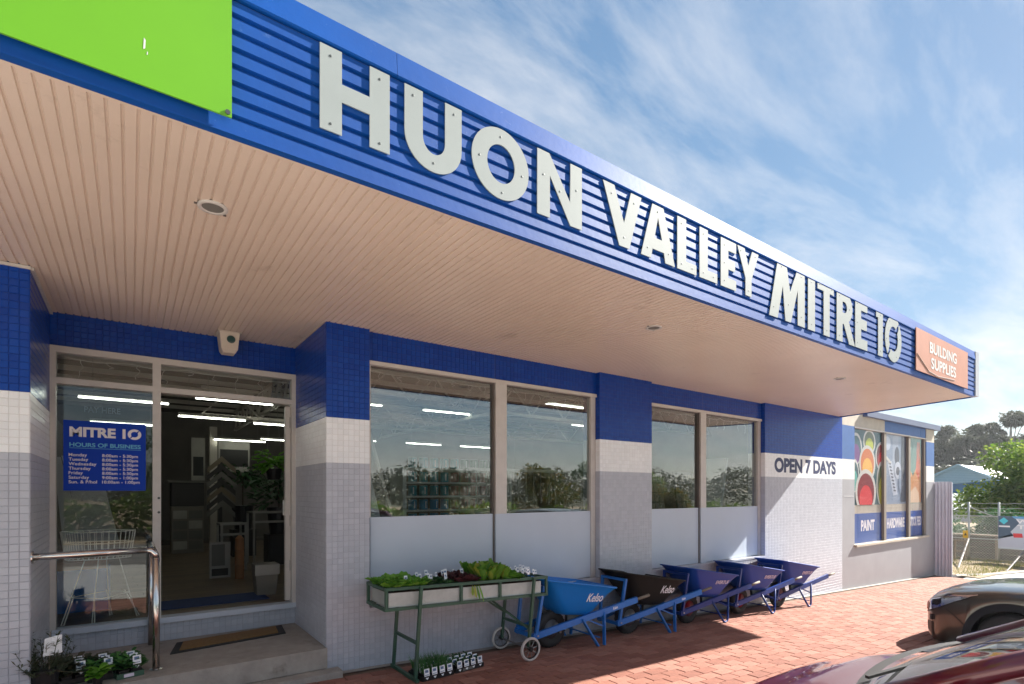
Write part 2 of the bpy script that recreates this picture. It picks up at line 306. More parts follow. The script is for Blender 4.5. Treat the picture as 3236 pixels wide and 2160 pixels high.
def flat(name, loops, m, thick, y):           # filled outline(s) in the x-z plane standing at y, front face towards -y
    cu = bpy.data.curves.new(name, 'CURVE'); cu.dimensions = '2D'; cu.fill_mode = 'BOTH'; cu.extrude = thick/2
    for lp in loops:
        sp = cu.splines.new('POLY'); sp.points.add(len(lp)-1); sp.use_cyclic_u = True
        for i, (x, z) in enumerate(lp): sp.points[i].co = (x, z, 0, 1)
    o = bpy.data.objects.new(name, cu); me = bpy.data.meshes.new_from_object(o)
    me.transform(Matrix.Translation((0, y, 0)) @ Matrix.Rotation(R(90), 4, 'X')); me.materials.clear(); me.materials.append(MATS[m])
    bpy.data.objects.remove(o); bpy.data.curves.remove(cu); return me
def text_mesh(name, s, m, size, thick=0.002, bold=0.0, width=None, height=None, shear=0.0, spacing=1.0, align='LEFT'):
    cu = bpy.data.curves.new(name, 'FONT'); cu.body = s; cu.size = size; cu.extrude = thick/2; cu.offset = bold; cu.shear = shear; cu.space_character = spacing
    o = bpy.data.objects.new(name, cu); me = bpy.data.meshes.new_from_object(o); bpy.data.objects.remove(o); bpy.data.curves.remove(cu)
    xs = [v.co.x for v in me.vertices]; ys = [v.co.y for v in me.vertices]; x0, x1, y0, y1 = min(xs), max(xs), min(ys), max(ys)
    sx = width/(x1-x0) if width else 1; sy = height/(y1-y0) if height else (1 if not width else sx)
    for v in me.vertices: v.co.x = (v.co.x-x0)*sx; v.co.y = (v.co.y-y0)*sy
    me.materials.clear(); me.materials.append(MATS[m]); return me
def stand(me, x, y, z):                       # a text mesh put upright in the x-z plane facing the street, lower left at x, z
    me.transform(Matrix.Translation((x, y, z)) @ Matrix.Rotation(R(90), 4, 'X')); return me
def ell(cx, cz, rx, rz, n=32, a0=0, a1=360):
    return [(cx + rx*math.cos(R(a0 + (a1-a0)*i/n)), cz + rz*math.sin(R(a0 + (a1-a0)*i/n))) for i in range(n if a1-a0 == 360 else n+1)]
# ------------------------------------------------------------------ ground: the street falls gently along the shop (1 in 28)
def g(x): return 0.0503 - 0.0354*max(min(x, 24.0), -12.0)
YW = 4.75                                     # face of the pilasters
def sheet(xs, ys, dz, fn=None):
    mb = MB(); n = len(xs)
    vs = [(x, y, (fn(x, y) if fn else g(x)) + dz) for y in ys for x in xs]
    mb.add(vs, [(j*n+i, j*n+i+1, (j+1)*n+i+1, (j+1)*n+i) for j in range(len(ys)-1) for i in range(n-1)]); return mb
struct('ground', sheet([-400,-80,-12,24,60,120,500], [-400,-60,-9.6,30,60,500], -0.22), 'verge_soil')
struct('road', sheet([-80,-12,24,90], [-9.0,2.03], -0.135), 'asphalt')
struct('bounce_pavement', sheet([-12,24], [-3.4,2.03], -0.129), 'concrete_pale')  # pale sheet added over the road to bounce sun onto soffit and walls
kerb = struct('kerb', sheet([-12,17.2], [2.03,2.18], 0.004), 'concrete_pale')
kf = MB()
for x0 in range(-12, 17, 1):
    kf.add([(x0+.01,2.03,g(x0)-.2),(x0+.99,2.03,g(x0+1)-.2),(x0+.99,2.03,g(x0+1)-.012),(x0+.01,2.03,g(x0)-.012),(x0+.01,2.045,g(x0)+.003),(x0+.99,2.045,g(x0+1)+.003)], [(0,1,2,3),(3,2,5,4)])
part('kerb_face', kf, 'concrete_pale', kerb)
struct('concrete_apron', sheet([16.95,18.2,24,40], [-0.5,4.15], -0.012, lambda x, y: g(x) - 0.06*max(0, (2.2-y)/2.2)), 'concrete_pale')
# brick footpath: bedding plus pavers laid in running bond along the shopfront
pav = struct('brick_footpath', sheet([-3,16.95], [2.18,4.75], -0.012), 'joint_sand')
pl, pw = 0.230, 0.115
cells = []
row = 0; y = 2.185
while y + pw < 4.66:
    x = -2.4 - (row % 2)*pl/2
    while x < 16.6 + (4.75-y)*0.1:
        cells.append((x, y)); x += pl
    row += 1; y += pw
def pscore(c):
    dx, dy = c[0]+.1, c[1]+.05; d = (0.585*dx + 0.811*dy); u = (0.811*dx - 0.585*dy)/d
    vis = abs(u) < 0.96 and 1.65/d < 0.37
    return (0 if vis else 100) + d
cells.sort(key=pscore)
brick_mb = MB(); brick_mb.bbox(0.003, 0.003, -0.045, pl-0.003, pw-0.003, 0.0, 0.004); brick_me = brick_mb.mesh('brick', 'paver')
rest = MB(); slope = -math.atan(0.0354)
for i, (x, y) in enumerate(cells):
    dz = random.uniform(-0.0018, 0.0018)
    if i < 300:
        o = link('brick', brick_me, pav, (x, y, g(x)+dz)); o.rotation_euler = (0, -slope, random.uniform(-.006, .006))
    else:
        b = MB(); b.bbox(x+.003, y+.003, -0.02, x+pl-.003, y+pw-.003, 0.0, 0.004)
        rest.add([(vx, vy, vz + g(vx) + dz) for vx, vy, vz in b.v], b.f)
part('brick_field', rest, 'paver', pav, stuff=True)
struct('concrete_edging', sheet([0.9, 1.6, 3.0, 8, 16.95], [4.672, 4.76], 0.003), 'concrete')
# ------------------------------------------------------------------ the shop
shop = thing('hardware_shop', 'single storey shop with blue, white and grey tiled front under a wide canopy', 'shop', (5, 4.75, 0))
Z_SOF, Z_WT, Z_GT = 3.112, 2.27, 1.866
BANDS = [('blue', Z_WT, 3.20), ('white', Z_GT, Z_WT), ('grey', -1.2, Z_GT)]
def wallbox(x0, x1, y0, y1, z0, z1, tile=True):
    for nm, a, b in BANDS:
        lo, hi = max(a, z0), min(b, z1)
        if hi - lo > 0.01: part(nm + '_wall', MB().box(x0, y0, lo, x1, y1, hi), nm + ('_joint' if tile else '_paint'), shop)
TP = 0.0502; TG = 0.0022
tile_cells = []                               # (distance, origin, u, n, w, h, band)
def tiles(o, u, n, wid, z0, z1):
    """square wall tiles over a face: o = lower corner, u = direction along, n = outward normal"""
    o = Vector(o); u = Vector(u); n = Vector(n); k = max(1, round(wid/TP)); p = wid/k
    for nm, a, b in BANDS:
        lo, hi = max(a, z0), min(b, z1)
        if hi - lo < 0.02: continue
        r = max(1, round((hi-lo)/TP)); q = (hi-lo)/r
        for j in range(r):
            for i in range(k):
                c = o + u*(p*i); zc = lo + q*j
                if zc + q < g(c.x) - 0.01: continue
                tile_cells.append(((c - Vector((0,0,0))).length + abs(zc-1.6)*.3, Vector((c.x, c.y, zc)), u, n, p, q, nm))
yb = 0.30                                     # wall thickness
wallbox(-1.30, -0.5415, YW, 6.10, -0.3, 3.15)
wallbox(1.408, 1.802, YW, 6.10, -0.4, 3.15)
wallbox(4.79, 5.785, YW, 5.05, -0.6, 3.15)
wallbox(8.70, 11.62, YW, 5.05, -0.8, 3.15)
for x0, x1 in ((1.802, 4.79), (5.785, 8.70)):
    wallbox(x0, x1, YW, 5.0, -0.8, 0.50)                          # plinth
    wallbox(x0, x1, 4.82, 5.0, 2.84, 3.15)                        # header over the window
wallbox(-0.5415, 1.408, 5.84, 6.0, 2.83, 3.15)
wallbox(-0.5415, 1.408, 5.84, 6.0, 0.10, 0.405)
X, mX, mY = (1,0,0), (-1,0,0), (0,-1,0)
tiles((-0.90,YW,0), X, mY, 0.3585, 0.0, 3.11); tiles((-0.5415,YW,0), (0,1,0), X, 1.09, 0.20, 3.11)
tiles((1.408,YW,0), (0,1,0), mX, 1.09, 0.20, 3.11); tiles((1.408,YW,0), X, mY, 0.394, -0.2, 3.11)
tiles((-0.5415,5.84,0), X, mY, 1.9495, 0.235, 0.405); tiles((-0.5415,5.84,0), X, mY, 1.9495, 2.83, 3.11)
tiles((1.802,YW,0), X, mY, 2.988, -0.3, 0.50); tiles((5.785,YW,0), X, mY, 2.915, -0.4, 0.50)
tiles((4.79,YW,0), X, mY, 0.995, -0.3, 3.11); tiles((8.70,YW,0), X, mY, 2.92, -0.5, 3.11)
for x0, x1 in ((1.802, 3.245), (3.255, 4.79), (5.785, 7.045), (7.055, 8.70)): tiles((x0,4.82,0), X, mY, x1-x0, 2.845, 3.11)
for xx in (4.79, 8.70): tiles((xx,YW,0), (0,1,0), mX, 0.07, 0.52, 3.11)
tile_cells.sort(key=lambda c: c[0] - (3.0 if c[1].y < 4.76 and 1.4 < c[1].x < 1.82 else 0))
tmesh = {}
def tile_geo(mb, c, u, n, p, q):
    gq = TG/2; b = 0.0022; d = 0.0032
    L = lambda a, z, h: c + u*a + Vector((0,0,z)) + n*h
    vs = [L(gq,gq,0), L(p-gq,gq,0), L(p-gq,q-gq,0), L(gq,q-gq,0), L(gq+b,gq+b,d), L(p-gq-b,gq+b,d), L(p-gq-b,q-gq-b,d), L(gq+b,q-gq-b,d)]
    fs = [(4,5,6,7),(0,1,5,4),(1,2,6,5),(2,3,7,6),(3,0,4,7)]
    if u.cross(Vector((0,0,1))).dot(n) < 0: fs = [f[::-1] for f in fs]
    mb.add(vs, fs)
trest = MB()
for i, (dd, c, u, n, p, q, nm) in enumerate(tile_cells):
    if i < 300:
        key = (nm, tuple(u), tuple(n), round(p,4), round(q,4))
        if key not in tmesh:
            mb = MB(); tile_geo(mb, Vector((0,0,0)), u, n, p, q); tmesh[key] = mb.mesh('tile', nm + '_tile')
        o = link('tile', tmesh[key], shop, Vector(c) - Vector(shop.location))
    else:
        trest.mi = ('blue', 'white', 'grey').index(nm); tile_geo(trest, c, u, n, p, q)
part('tile_field', trest, ['blue_tile', 'white_tile', 'grey_tile'], shop, stuff=True)
# window bays: frame, mullion, panes, smooth grey infill panels below, ledge
def bay(x0, x1, xm, wm, no):
    f = MB(); z0, z1, yf = 1.366, 2.84, 4.826
    wn_ = part('window', MB().box(x0, 4.80, z1-0.038, x1, 4.90, z1), 'frame_alu', shop)
    part('jamb', MB().box(x0+.001, yf, z0, x0+.040, 4.90, z1-0.038), 'frame_alu', wn_); part('jamb', MB().box(x1-.075, yf, 0.53, x1-.001, 4.90, z1-0.038), 'frame_alu', wn_)
    part('mullion', MB().box(xm-wm/2, 4.805, z0, xm+wm/2, 4.90, z1-0.038), 'frame_alu', wn_)
    part('mullion_foot', MB().box(xm-wm/2, 4.805, 0.53, xm+wm/2, 4.90, z0-.001), 'panel_grey', wn_)
    part('shadow_gap', MB().box(xm-wm/2-.018, 4.83, .53, xm-wm/2-.0005, 4.90, z1-0.039), 'frame_dark', wn_)
    for a, b in ((x0+.040, xm-wm/2-.018), (xm+wm/2, x1-.075)):
        part('pane', MB().box(a, 4.862, z0+.001, b, 4.868, z1-0.038), 'shop_glass', wn_)
        part('infill_panel', MB().box(a+.001, 4.840, 0.535, b-.001, 4.885, z0), 'panel_grey', wn_)
        part('bead', MB().box(a+.0005, 4.846, z1-.052, b-.0005, 4.861, z1-.0385), 'frame_dark', wn_)
    part('ledge', MB().box(x0+.001, 4.742, 0.501, x1-.001, 4.838, 0.530), 'grey_paint', wn_)
bay(1.802, 4.79, 3.325, 0.145, 1); bay(5.785, 8.70, 7.05, 0.13, 2)
# doorway in the recess
df = part('entrance_frame', MB().box(-0.5405, 5.80, 2.775, 1.407, 5.90, 2.829), 'frame_alu', shop)
part('transom', MB().box(-0.50, 5.80, 2.515, 1.366, 5.90, 2.565), 'frame_alu', df)
part('jamb', MB().box(-0.5405, 5.80, .455, -0.50, 5.90, 2.775), 'frame_alu', df); part('jamb', MB().box(1.366, 5.80, .455, 1.407, 5.90, 2.775), 'frame_alu', df)
part('door_post', MB().box(0.168, 5.80, .455, 0.232, 5.90, 2.515), 'frame_alu', df); part('door_post', MB().box(0.168, 5.80, 2.565, 0.232, 5.90, 2.775), 'frame_alu', df)
part('sill', MB().box(-0.5405, 5.79, .405, 1.407, 5.92, .455), 'panel_grey', df)
for a, b, c, d in ((-0.50, 0.168, .455, 2.515), (-0.50, 0.168, 2.565, 2.775), (0.232, 1.366, 2.565, 2.775)):
    part('pane', MB().box(a, 5.850, c, b, 5.856, d), 'door_glass', df)
for z in (1.55, 1.42): part('bolt', MB().lathe([(.011,0),(.011,.006)], 10, (.215, 5.794, z), 'y'), 'screw', df)
# the open glazed door leaf, swung inwards against the display
leaf = part('door', MB().bar((1.345,5.915,.47), (1.345,5.915,2.50), .046, .062, (0,1,0)), 'frame_alu', shop)
hx, hy = 1.345, 5.915; ex, ey = 1.60, 6.93
part('stile', MB().bar((ex,ey,.47), (ex,ey,2.50), .046, .062, (0,1,0)), 'frame_alu', leaf)
for z in (.53, 2.46, 1.42): part('rail', MB().bar((hx,hy,z), (ex,ey,z), .04, .07), 'frame_alu', leaf)
gl = MB(); gl.bar((hx+.01,hy+.04,1.50), (ex-.01,ey-.04,1.50), .006, 1.86); part('pane', gl, 'door_glass', leaf)
for z in (.78, 1.25, 2.28): part('hinge', MB().lathe([(.012,0),(.012,.11)], 8, (1.373, 5.874, z)), 'steel_dark', leaf)
part('lock_box', MB().box(1.300, 5.905, 1.36, 1.322, 5.96, 1.52), 'steel', leaf)
# ------------------------------------------------------------------ side wing with painted band front and three poster windows
wing = thing('shop_wing', 'sunlit painted concrete end wing with three poster windows and sloping roof edge', 'building', (14.3, 4.75, 0))
def wb(n, x0, x1, z0, z1, m, y0=YW, y1=5.05): return part(n, MB().box(x0, y0, z0, x1, y1, z1), m, wing)
wb('grey_wall', 11.62, 12.20, -0.9, 1.866, 'wing_grey'); wb('white_wall', 11.62, 12.20, 1.866, 2.275, 'sign_white'); wb('blue_wall', 11.62, 12.20, 2.275, 2.965, 'wing_blue')
wb('grey_wall', 16.42, 17.0, -1.0, 1.862, 'wing_grey'); wb('white_wall', 16.42, 17.0, 1.862, 2.268, 'sign_white'); wb('blue_wall', 16.42, 17.0, 2.268, 2.885, 'wing_blue'); wb('cream_wall', 16.42, 17.0, 2.885, 3.22, 'cream_concrete')
wb('sill_wall', 12.20, 16.42, -0.95, 0.462, 'wing_grey')
# lintel and the sloping parapet above it
def slope_top(x): return 3.30 - (x-13.0)*0.012
wb('cream_lintel', 11.62, 13.77, 2.966, 3.30, 'cream_concrete'); wb('blue_fascia_panel', 13.775, 16.07, 2.972, 3.255, 'wing_blue', 4.765); wb('blue_fascia_panel', 16.08, 16.415, 2.972, 3.225, 'wing_blue', 4.765)
part('window_head', MB().box(12.20, 4.742, 2.945, 16.42, 4.90, 2.965), 'frame_alu', wing)
part('parapet_cap', MB().prism([(4.66,3.205),(4.66,3.33),(5.10,3.36),(5.10,3.205)], 12.6, 17.16, 'x'), 'cap_slate', wing)
part('wall_joint', MB().box(11.70, 4.744, 1.515, 12.15, 4.749, 1.522), 'white_paint', wing)
part('roof_deck', MB().box(11.7, 5.10, 3.20, 17.1, 16.0, 3.30), 'roof_iron', wing); part('end_wall', MB().box(16.75, 5.05, -1.0, 17.0, 16.0, 3.20), 'wing_grey', wing)
part('window_sill', MB().box(12.17, 4.69, 0.464, 16.44, 4.90, 0.510), 'cream_concrete', wing)
PW = [(12.235, 13.76), (13.90, 15.24), (15.37, 16.60)]
part('mullion', MB().box(12.20, 4.765, .511, 12.235, 4.90, 2.944), 'frame_alu', wing)
for a in (13.76, 15.24): part('mullion', MB().box(a, 4.755, .511, a+.12, 4.90, 2.944), 'mdf', wing)
part('mullion', MB().box(16.33, 4.765, .511, 16.42, 4.90, 2.944), 'mdf', wing)
PW = [(12.235, 13.76), (13.88, 15.24), (15.36, 16.33)]
for i, (a, b) in enumerate(PW): part('pane', MB().box(a, 4.798, .511, b, 4.802, 2.944), 'lamp_glass', wing)
# posters stuck behind each pane
def poster(i, label, word, shapes):
    a, b = PW[i]; p = thing('window_poster', label, 'poster', (a, 4.815, .51), 0, None)
    part('backing', MB().box(a+.004, 4.815, 1.325, b-.004, 4.819, 2.94), shapes[0], p); part('plain_strip', MB().box(a+.004, 4.815, 1.145, b-.004, 4.819, 1.325), 'cream_concrete', p)
    part('word_panel', MB().box(a+.004, 4.814, .513, b-.004, 4.819, 1.145), 'poster_blue', p)
    wd = (b-a)*(.46 if word == 'PAINT' else .78); me = text_mesh('lettering', word, 'print_white', .3, .002, .012, width=wd, height=.235)
    part('lettering', stand(me, a+.02+(b-a)*(.28 if word == 'PAINT' else .13), 4.8125, .765), None, p)
    for k, (lp, m) in enumerate(shapes[1]):
        lp = [(min(max(x+.10, a+.006), b-.006), min(max(z, 1.328), 2.938)) for x, z in lp]
        part('print', flat('print', [lp], m, .0004, 4.8142 - k*.0004), None, p)
pc('purple', (.18,.05,.22)); pc('lime', (.50,.55,.05)); pc('orange', (.62,.16,.03)); pc('amber', (.80,.42,.04)); pc('red', (.66,.03,.04)); pc('maroon', (.22,.01,.02)); pc('olive', (.35,.33,.03)); pc('teal', (.12,.42,.36)); pc('rim', (.62,.60,.55)); pc('darkteal', (.03,.10,.12)); pc('dkgreen', (.10,.13,.06))
def can(cx, cz, rx, rz, c1, c2, fill=.55):
    lo = cz - rz*.80; L = [(cx-rx, cz), ] ; e = ell(cx, cz, rx*.82, rz*.82)
    low = [p for p in ell(cx, cz-rz*(1-fill)*.7, rx*.62, rz*.62)]
    return [(ell(cx, cz, rx, rz), 'print_rim'), (e, 'print_'+c1), (low, 'print_'+c2)]
a = PW[0][0]
paint = can(a+.10, 2.52, .30, .34, 'darkteal', 'purple') + can(a+.78, 2.70, .32, .27, 'dkgreen', 'lime') + can(a+1.42, 2.40, .32, .33, 'maroon', 'red') + can(a+1.45, 1.78, .30, .52, 'dkgreen', 'olive') + can(a+.02, 1.95, .22, .35, 'darkteal', 'teal') + can(a+.66, 2.22, .42, .40, 'orange', 'amber') + can(a+.58, 1.60, .53, .50, 'maroon', 'red')
poster(0, 'poster of open paint tins above the word PAINT', 'PAINT', ('print_darkteal', paint))
pc('steelblue', (.26,.32,.42)); pc('steelpale', (.52,.56,.64)); pc('steeldark', (.07,.08,.12)); pc('steelmid', (.36,.41,.50))
a = PW[1][0]
def slant(x0, z0, x1, z1, w): return [(x0-w/2, z0), (x0+w/2, z0+.03), (x1+w/2, z1+.03), (x1-w/2, z1)]
hard = [(slant(a+.62,2.9,a+.55,1.6,.34), 'print_steelmid'), (ell(a+.70,2.45,.15,.22), 'print_steeldark'), (slant(a+.25,2.30,a+.60,1.52,.26), 'print_steelpale')]
hard += [(slant(a+.21+.035*k, 2.26-.078*k, a+.33+.035*k, 2.235-.078*k, .05), 'print_steeldark') for k in range(9)]
hard += [(ell(a+.74,2.12,.20,.20), 'print_steelpale'), (ell(a+.74,2.10,.11,.10), 'print_steeldark'), (ell(a+.92,1.86,.14,.28), 'print_steelblue'), (slant(a+1.13,2.93,a+1.08,1.35,.30), 'print_steeldark'), (ell(a+.10,2.72,.20,.16), 'print_steelpale'), (slant(a+.02,2.40,a+.30,2.26,.10), 'print_rim')]
poster(1, 'poster of chrome tools and bolts above the word HARDWARE', 'HARDWARE', ('print_steelblue', hard))
pc('wire', (.16,.30,.26)); pc('hen', (.62,.30,.13)); pc('henred', (.62,.13,.07)); pc('henpale', (.75,.55,.38)); pc('wirepale', (.34,.48,.44))
a = PW[2][0]
hen = [([(a+.0,1.34),(a+.0,2.2),(a+.25,2.0),(a+.45,2.2),(a+.55,2.85),(a+.72,2.86),(a+.78,2.3),(a+.80,1.34)], 'print_hen'), ([(a+.44,2.1),(a+.52,2.84),(a+.70,2.84),(a+.72,2.1),(a+.62,1.9)], 'print_henred'), ([(a+.02,1.34),(a+.10,1.62),(a+.4,1.75),(a+.62,1.6),(a+.70,1.34)], 'print_henpale')]
hen += [(slant(a+.04+.09*k, 2.90, a+.16+.09*k, 2.20+.04*k, .012), 'print_wirepale') for k in range(8)] + [(slant(a+.20+.09*k, 2.90, a+.02+.09*k, 2.25+.03*k, .012), 'print_wirepale') for k in range(8)]
hen += [(slant(a+.88, 2.93, a+.86, 1.34, .14), 'print_steeldark')]
poster(2, 'poster of a ginger hen behind wire above the words STOCK FEED', 'STOCK FEED', ('print_wire', hen))
# corrugated return panel at the end of the wing
cp = thing('corrugated_panel', 'narrow grey corrugated iron panel at the end of the wing', 'panel', (17.02, 4.6, g(17)))
def corr(u, v): y = 4.40 + u*.40; return (17.03 + .018*math.cos(u*2*math.pi*5.5), y, g(17)-.05 + v*(1.87-g(17)+.05))
part('sheet_iron', MB().grid(corr, 66, 1), 'panel_iron', cp, smooth=True); part('edge_strip', MB().box(17.01, 4.385, g(17)-.05, 17.05, 4.40, 1.85), 'panel_iron', cp)
# ------------------------------------------------------------------ canopy
def skewbox(y0, y1, z0, z1, inset=0.0):        # the canopy's far end runs out at a slant towards the wall
    xe = lambda y: 10.78 + (y-2.47)*0.333 - inset
    return MB().add([(-5,y0,z0),(xe(y0),y0,z0),(xe(y1),y1,z0),(-5,y1,z0),(-5,y0,z1),(xe(y0),y0,z1),(xe(y1),y1,z1),(-5,y1,z1)], [(0,3,2,1),(4,5,6,7),(0,1,5,4),(1,2,6,5),(2,3,7,6),(3,0,4,7)])
can_ = part('canopy', skewbox(2.50, 4.75, 3.20, 3.735), 'fascia_cap', shop)
YF = 2.475
# soffit: ribbed metal lining, ribs running from wall to street
sf = MB(); pitch = 0.052; x = -5.0; prof = []
def sof_end(x): return 4.80
while x < 11.45:
    prof += [(x, 0.0), (x+.030, 0.0), (x+.033, .0075), (x+.041, .0075), (x+.044, 0.0)]; x += pitch
    prof[-1] = (prof[-1][0], 0.0)
y0s, y1s = 2.50, 4.83
vs = []; 
for px_, dz in prof: vs += [(px_, max(y0s, 2.47+(px_-10.78)/.333+.02), 3.112+dz), (px_, max(y1s, 2.47+(px_-10.78)/.333+.021), 3.112+dz)]
sf.add(vs, [(2*i, 2*i+1, 2*i+3, 2*i+2) for i in range(len(prof)-1)])
so_ = part('soffit', sf, 'soffit', can_)
sf2 = MB(); pr2 = [p for p in prof if -0.56 < p[0] < 1.43]; vs = []
for px_, dz in pr2: vs += [(px_, y1s, 3.112+dz), (px_, 5.86, 3.112+dz)]
sf2.add(vs, [(2*i, 2*i+1, 2*i+3, 2*i+2) for i in range(len(pr2)-1)]); part('recess_lining', sf2, 'soffit', so_)
part('edge_trim', MB().box(-5.0, 2.497, 3.098, 10.78, 2.53, 3.108), 'soffit', so_)
part('wall_trim', MB().box(-1.3, 4.732, 3.088, -0.535, 4.748, 3.108), 'frame_alu', so_); part('wall_trim', MB().box(-0.5385, 4.75, 3.088, -0.520, 5.83, 3.108), 'frame_alu', so_)
# ribbed fascia sheet, running lengthways
pz = [3.150]; ribs = []
fz = 3.160; fa = MB(); prof = [(2.462, 3.098), (2.462, 3.154)]
for k in range(7):
    z = 3.154 + k*0.0705
    prof += [(2.474, z+.002), (2.474, z+.016), (2.458, z+.021), (2.458, z+.066)]
prof += [(2.474, 3.660)]
xs = [-5.0, -2.2, .37, 3.2, 6.0, 8.8, 10.62]
vs = [(xx, yy, zz) for xx in xs for yy, zz in prof]; n = len(prof)
fa.add(vs, [(i*n+j, (i+1)*n+j, (i+1)*n+j+1, i*n+j+1) for i in range(len(xs)-1) for j in range(n-1)])
part('fascia_sheet', fa, 'fascia_blue', can_)
joints = [-5.0, -1.6, 1.07, 4.55, 8.0, 10.62]
for a, b in zip(joints[:-1], joints[1:]):
    part('cap_flashing', MB().prism([(2.450,3.654),(2.446,3.662),(2.457,3.778),(2.62,3.790),(2.62,3.768),(2.474,3.764),(2.474,3.654)], a+.001, b-.001, 'x'), 'fascia_cap', can_)
part('corner_flashing', MB().box(10.62, 2.445, 3.096, 10.79, 2.52, 3.782), 'zinc', can_); part('end_fascia', MB().add([(10.80,2.521,3.096),(11.548,4.749,3.096),(11.548,4.749,3.765),(10.80,2.521,3.765),(10.784,2.525,3.096),(11.53,4.749,3.096),(11.53,4.749,3.765),(10.784,2.525,3.765)], [(0,1,2,3),(7,6,5,4),(0,4,5,1),(1,5,6,2),(2,6,7,3),(3,7,4,0)]), 'fascia_cap', can_)
part('roof_sheet', skewbox(2.63, 4.9, 3.745, 3.762, .01), 'roof_iron', can_); part('roof_sheet', MB().box(-5.0, 4.901, 3.66, 11.62, 16, 3.765), 'roof_iron', can_)
part('drip_edge', MB().box(-5.0, 2.456, 3.088, 10.62, 2.496, 3.0975), 'fascia_blue', can_)
# downlights under the canopy
for lab, (x, y) in (('round downlight in the canopy lining outside the doorway', (.356,3.195)), ('round downlight in the canopy lining outside the paint window', (3.89,3.17)), ('round downlight in the canopy lining before the OPEN 7 DAYS wall', (7.64,3.153))):
    d = thing('downlight', lab, 'light', (x, y, 3.112), 0, 'downlights in the canopy lining')
    part('ring', MB().lathe([(.072,0),(.072,-.008),(.056,-.010),(.050,-.003)], 28, (0,0,0), cap=False), 'frame_alu', d, smooth=True, world=False); part('lens', MB().lathe([(.052,-.005),(.030,-.004)], 24), 'sample_grey', d, world=False)
    part('clip', MB().box(-.086,-.006,-.006,-.073,.006,.002), 'frame_dark', d, world=False); part('clip', MB().box(.055,.050,-.006,.070,.062,.002), 'frame_dark', d, world=False)
# alarm box under the recess lining
ab = thing('alarm_box', 'cream tapered alarm box with dark round lens above the doorway', 'alarm box', (.76, 5.62, 3.11))
bx = MB(); bx.add([(-.085,-.06,0),(.085,-.06,0),(.085,.14,0),(-.085,.14,0),(-.068,-.045,-.165),(.068,-.045,-.165),(.068,.12,-.165),(-.068,.12,-.165),(-.05,-.02,-.195),(.05,-.02,-.195),(.05,.10,-.195),(-.05,.10,-.195)], [(0,3,2,1),(0,1,5,4),(1,2,6,5),(2,3,7,6),(3,0,4,7),(4,5,9,8),(5,6,10,9),(6,7,11,10),(7,4,8,11),(8,9,10,11)])
part('case', bx, 'box_cream', ab, world=False); part('lens', MB().lathe([(.036,-.062),(.034,-.068),(.02,-.072)], 20, (.01,0,-.075), 'y'), 'dark_disc', ab, world=False); part('flange', MB().box(-.10,-.075,-.008,.10,.15,-.001), 'box_cream', ab, world=False)
# ------------------------------------------------------------------ fascia signs
sg = thing('shop_sign', 'pale grey screwed-on letters reading HUON VALLEY MITRE 10 on blue cladding', 'sign', (.7, 2.44, 3.16))
def letter(loops, screws):
    l = part('letter', flat('letter', loops, 'letter_grey', .006, 2.4525), None, sg)
    for x, z in screws:
        part('screw', MB().lathe([(.0062,0),(.0060,-.0010),(.004,-.0016)], 8, (x, 2.4492, z), 'y'), 'screw', l)
a, b = 3.256, 3.642; c_, d_ = 3.165, 3.692
letter([[(.697,a),(.797,a),(.797,3.41),(.93,3.41),(.93,a),(1.031,a),(1.031,b),(.93,b),(.93,3.493),(.797,3.493),(.797,b),(.697,b)]], [(.745,3.60),(.745,3.29),(.98,3.60),(.98,3.29)])
cx, r0, r1, cz = 1.273, .164, .064, 3.418
letter([[(1.109,b)] + [(cx + r0*math.cos(R(t)), cz + r0*math.sin(R(t))) for t in range(180,361,10)] + [(1.437,b),(1.337,b)] + [(cx + r1*math.cos(R(t)), cz+.004 + (r1+.012)*math.sin(R(t))) for t in range(360,179,-12)] + [(1.209,b)]], [(1.155,3.60),(1.39,3.60),(1.27,3.30)])
letter([ell(1.694,3.449,.194,.197,48), ell(1.694,3.449,.094,.107,40)], [(1.55,3.45),(1.69,3.60),(1.84,3.43),(1.70,3.29)])
letter([[(1.953,a),(2.05,a),(2.05,3.51),(2.215,a),(2.312,a),(2.312,b),(2.215,b),(2.215,3.395),(2.046,b),(1.953,b)]], [(2.0,3.50),(2.13,3.44),(2.265,3.49)])
letter([[(2.654,a),(2.752,a),(2.875,b),(2.768,b),(2.702,3.41),(2.606,b),(2.500,b)]], [(2.58,3.58),(2.80,3.58),(2.70,3.32)])
letter([[(2.871,a),(2.976,a),(2.992,3.325),(3.118,3.325),(3.134,a),(3.242,a),(3.112,b),(2.990,b)], [(3.014,3.408),(3.097,3.408),(3.052,3.56)]], [(3.05,3.60),(2.94,3.32),(3.17,3.33)])
for x0 in (3.271, 3.543): letter([[(x0,a),(x0+.232,a),(x0+.232,3.330),(x0+.105,3.330),(x0+.105,b),(x0,b)]], [(x0+.05,3.60),(x0+.05,3.30),(x0+.18,3.295)])
def E_(x0, x1, xs_, lo, hi, t, mid): letter([[(x0,lo),(x1,lo),(x1,lo+t),(xs_,lo+t),(xs_,mid-t/2),(x1-.015,mid-t/2),(x1-.015,mid+t/2),(xs_,mid+t/2),(xs_,hi-t),(x1,hi-t),(x1,hi),(x0,hi)]], [(x0+.05,hi-.05),(x0+.05,mid),(x0+.05,lo+.05)])
E_(3.823, 4.040, 3.928, a, b, .082, 3.449)
letter([[(4.180,a),(4.271,a),(4.271,3.400),(4.383,b),(4.280,b),(4.225,3.500),(4.166,b),(4.058,b),(4.180,3.400)]], [(4.11,3.61),(4.33,3.61),(4.225,3.30)])
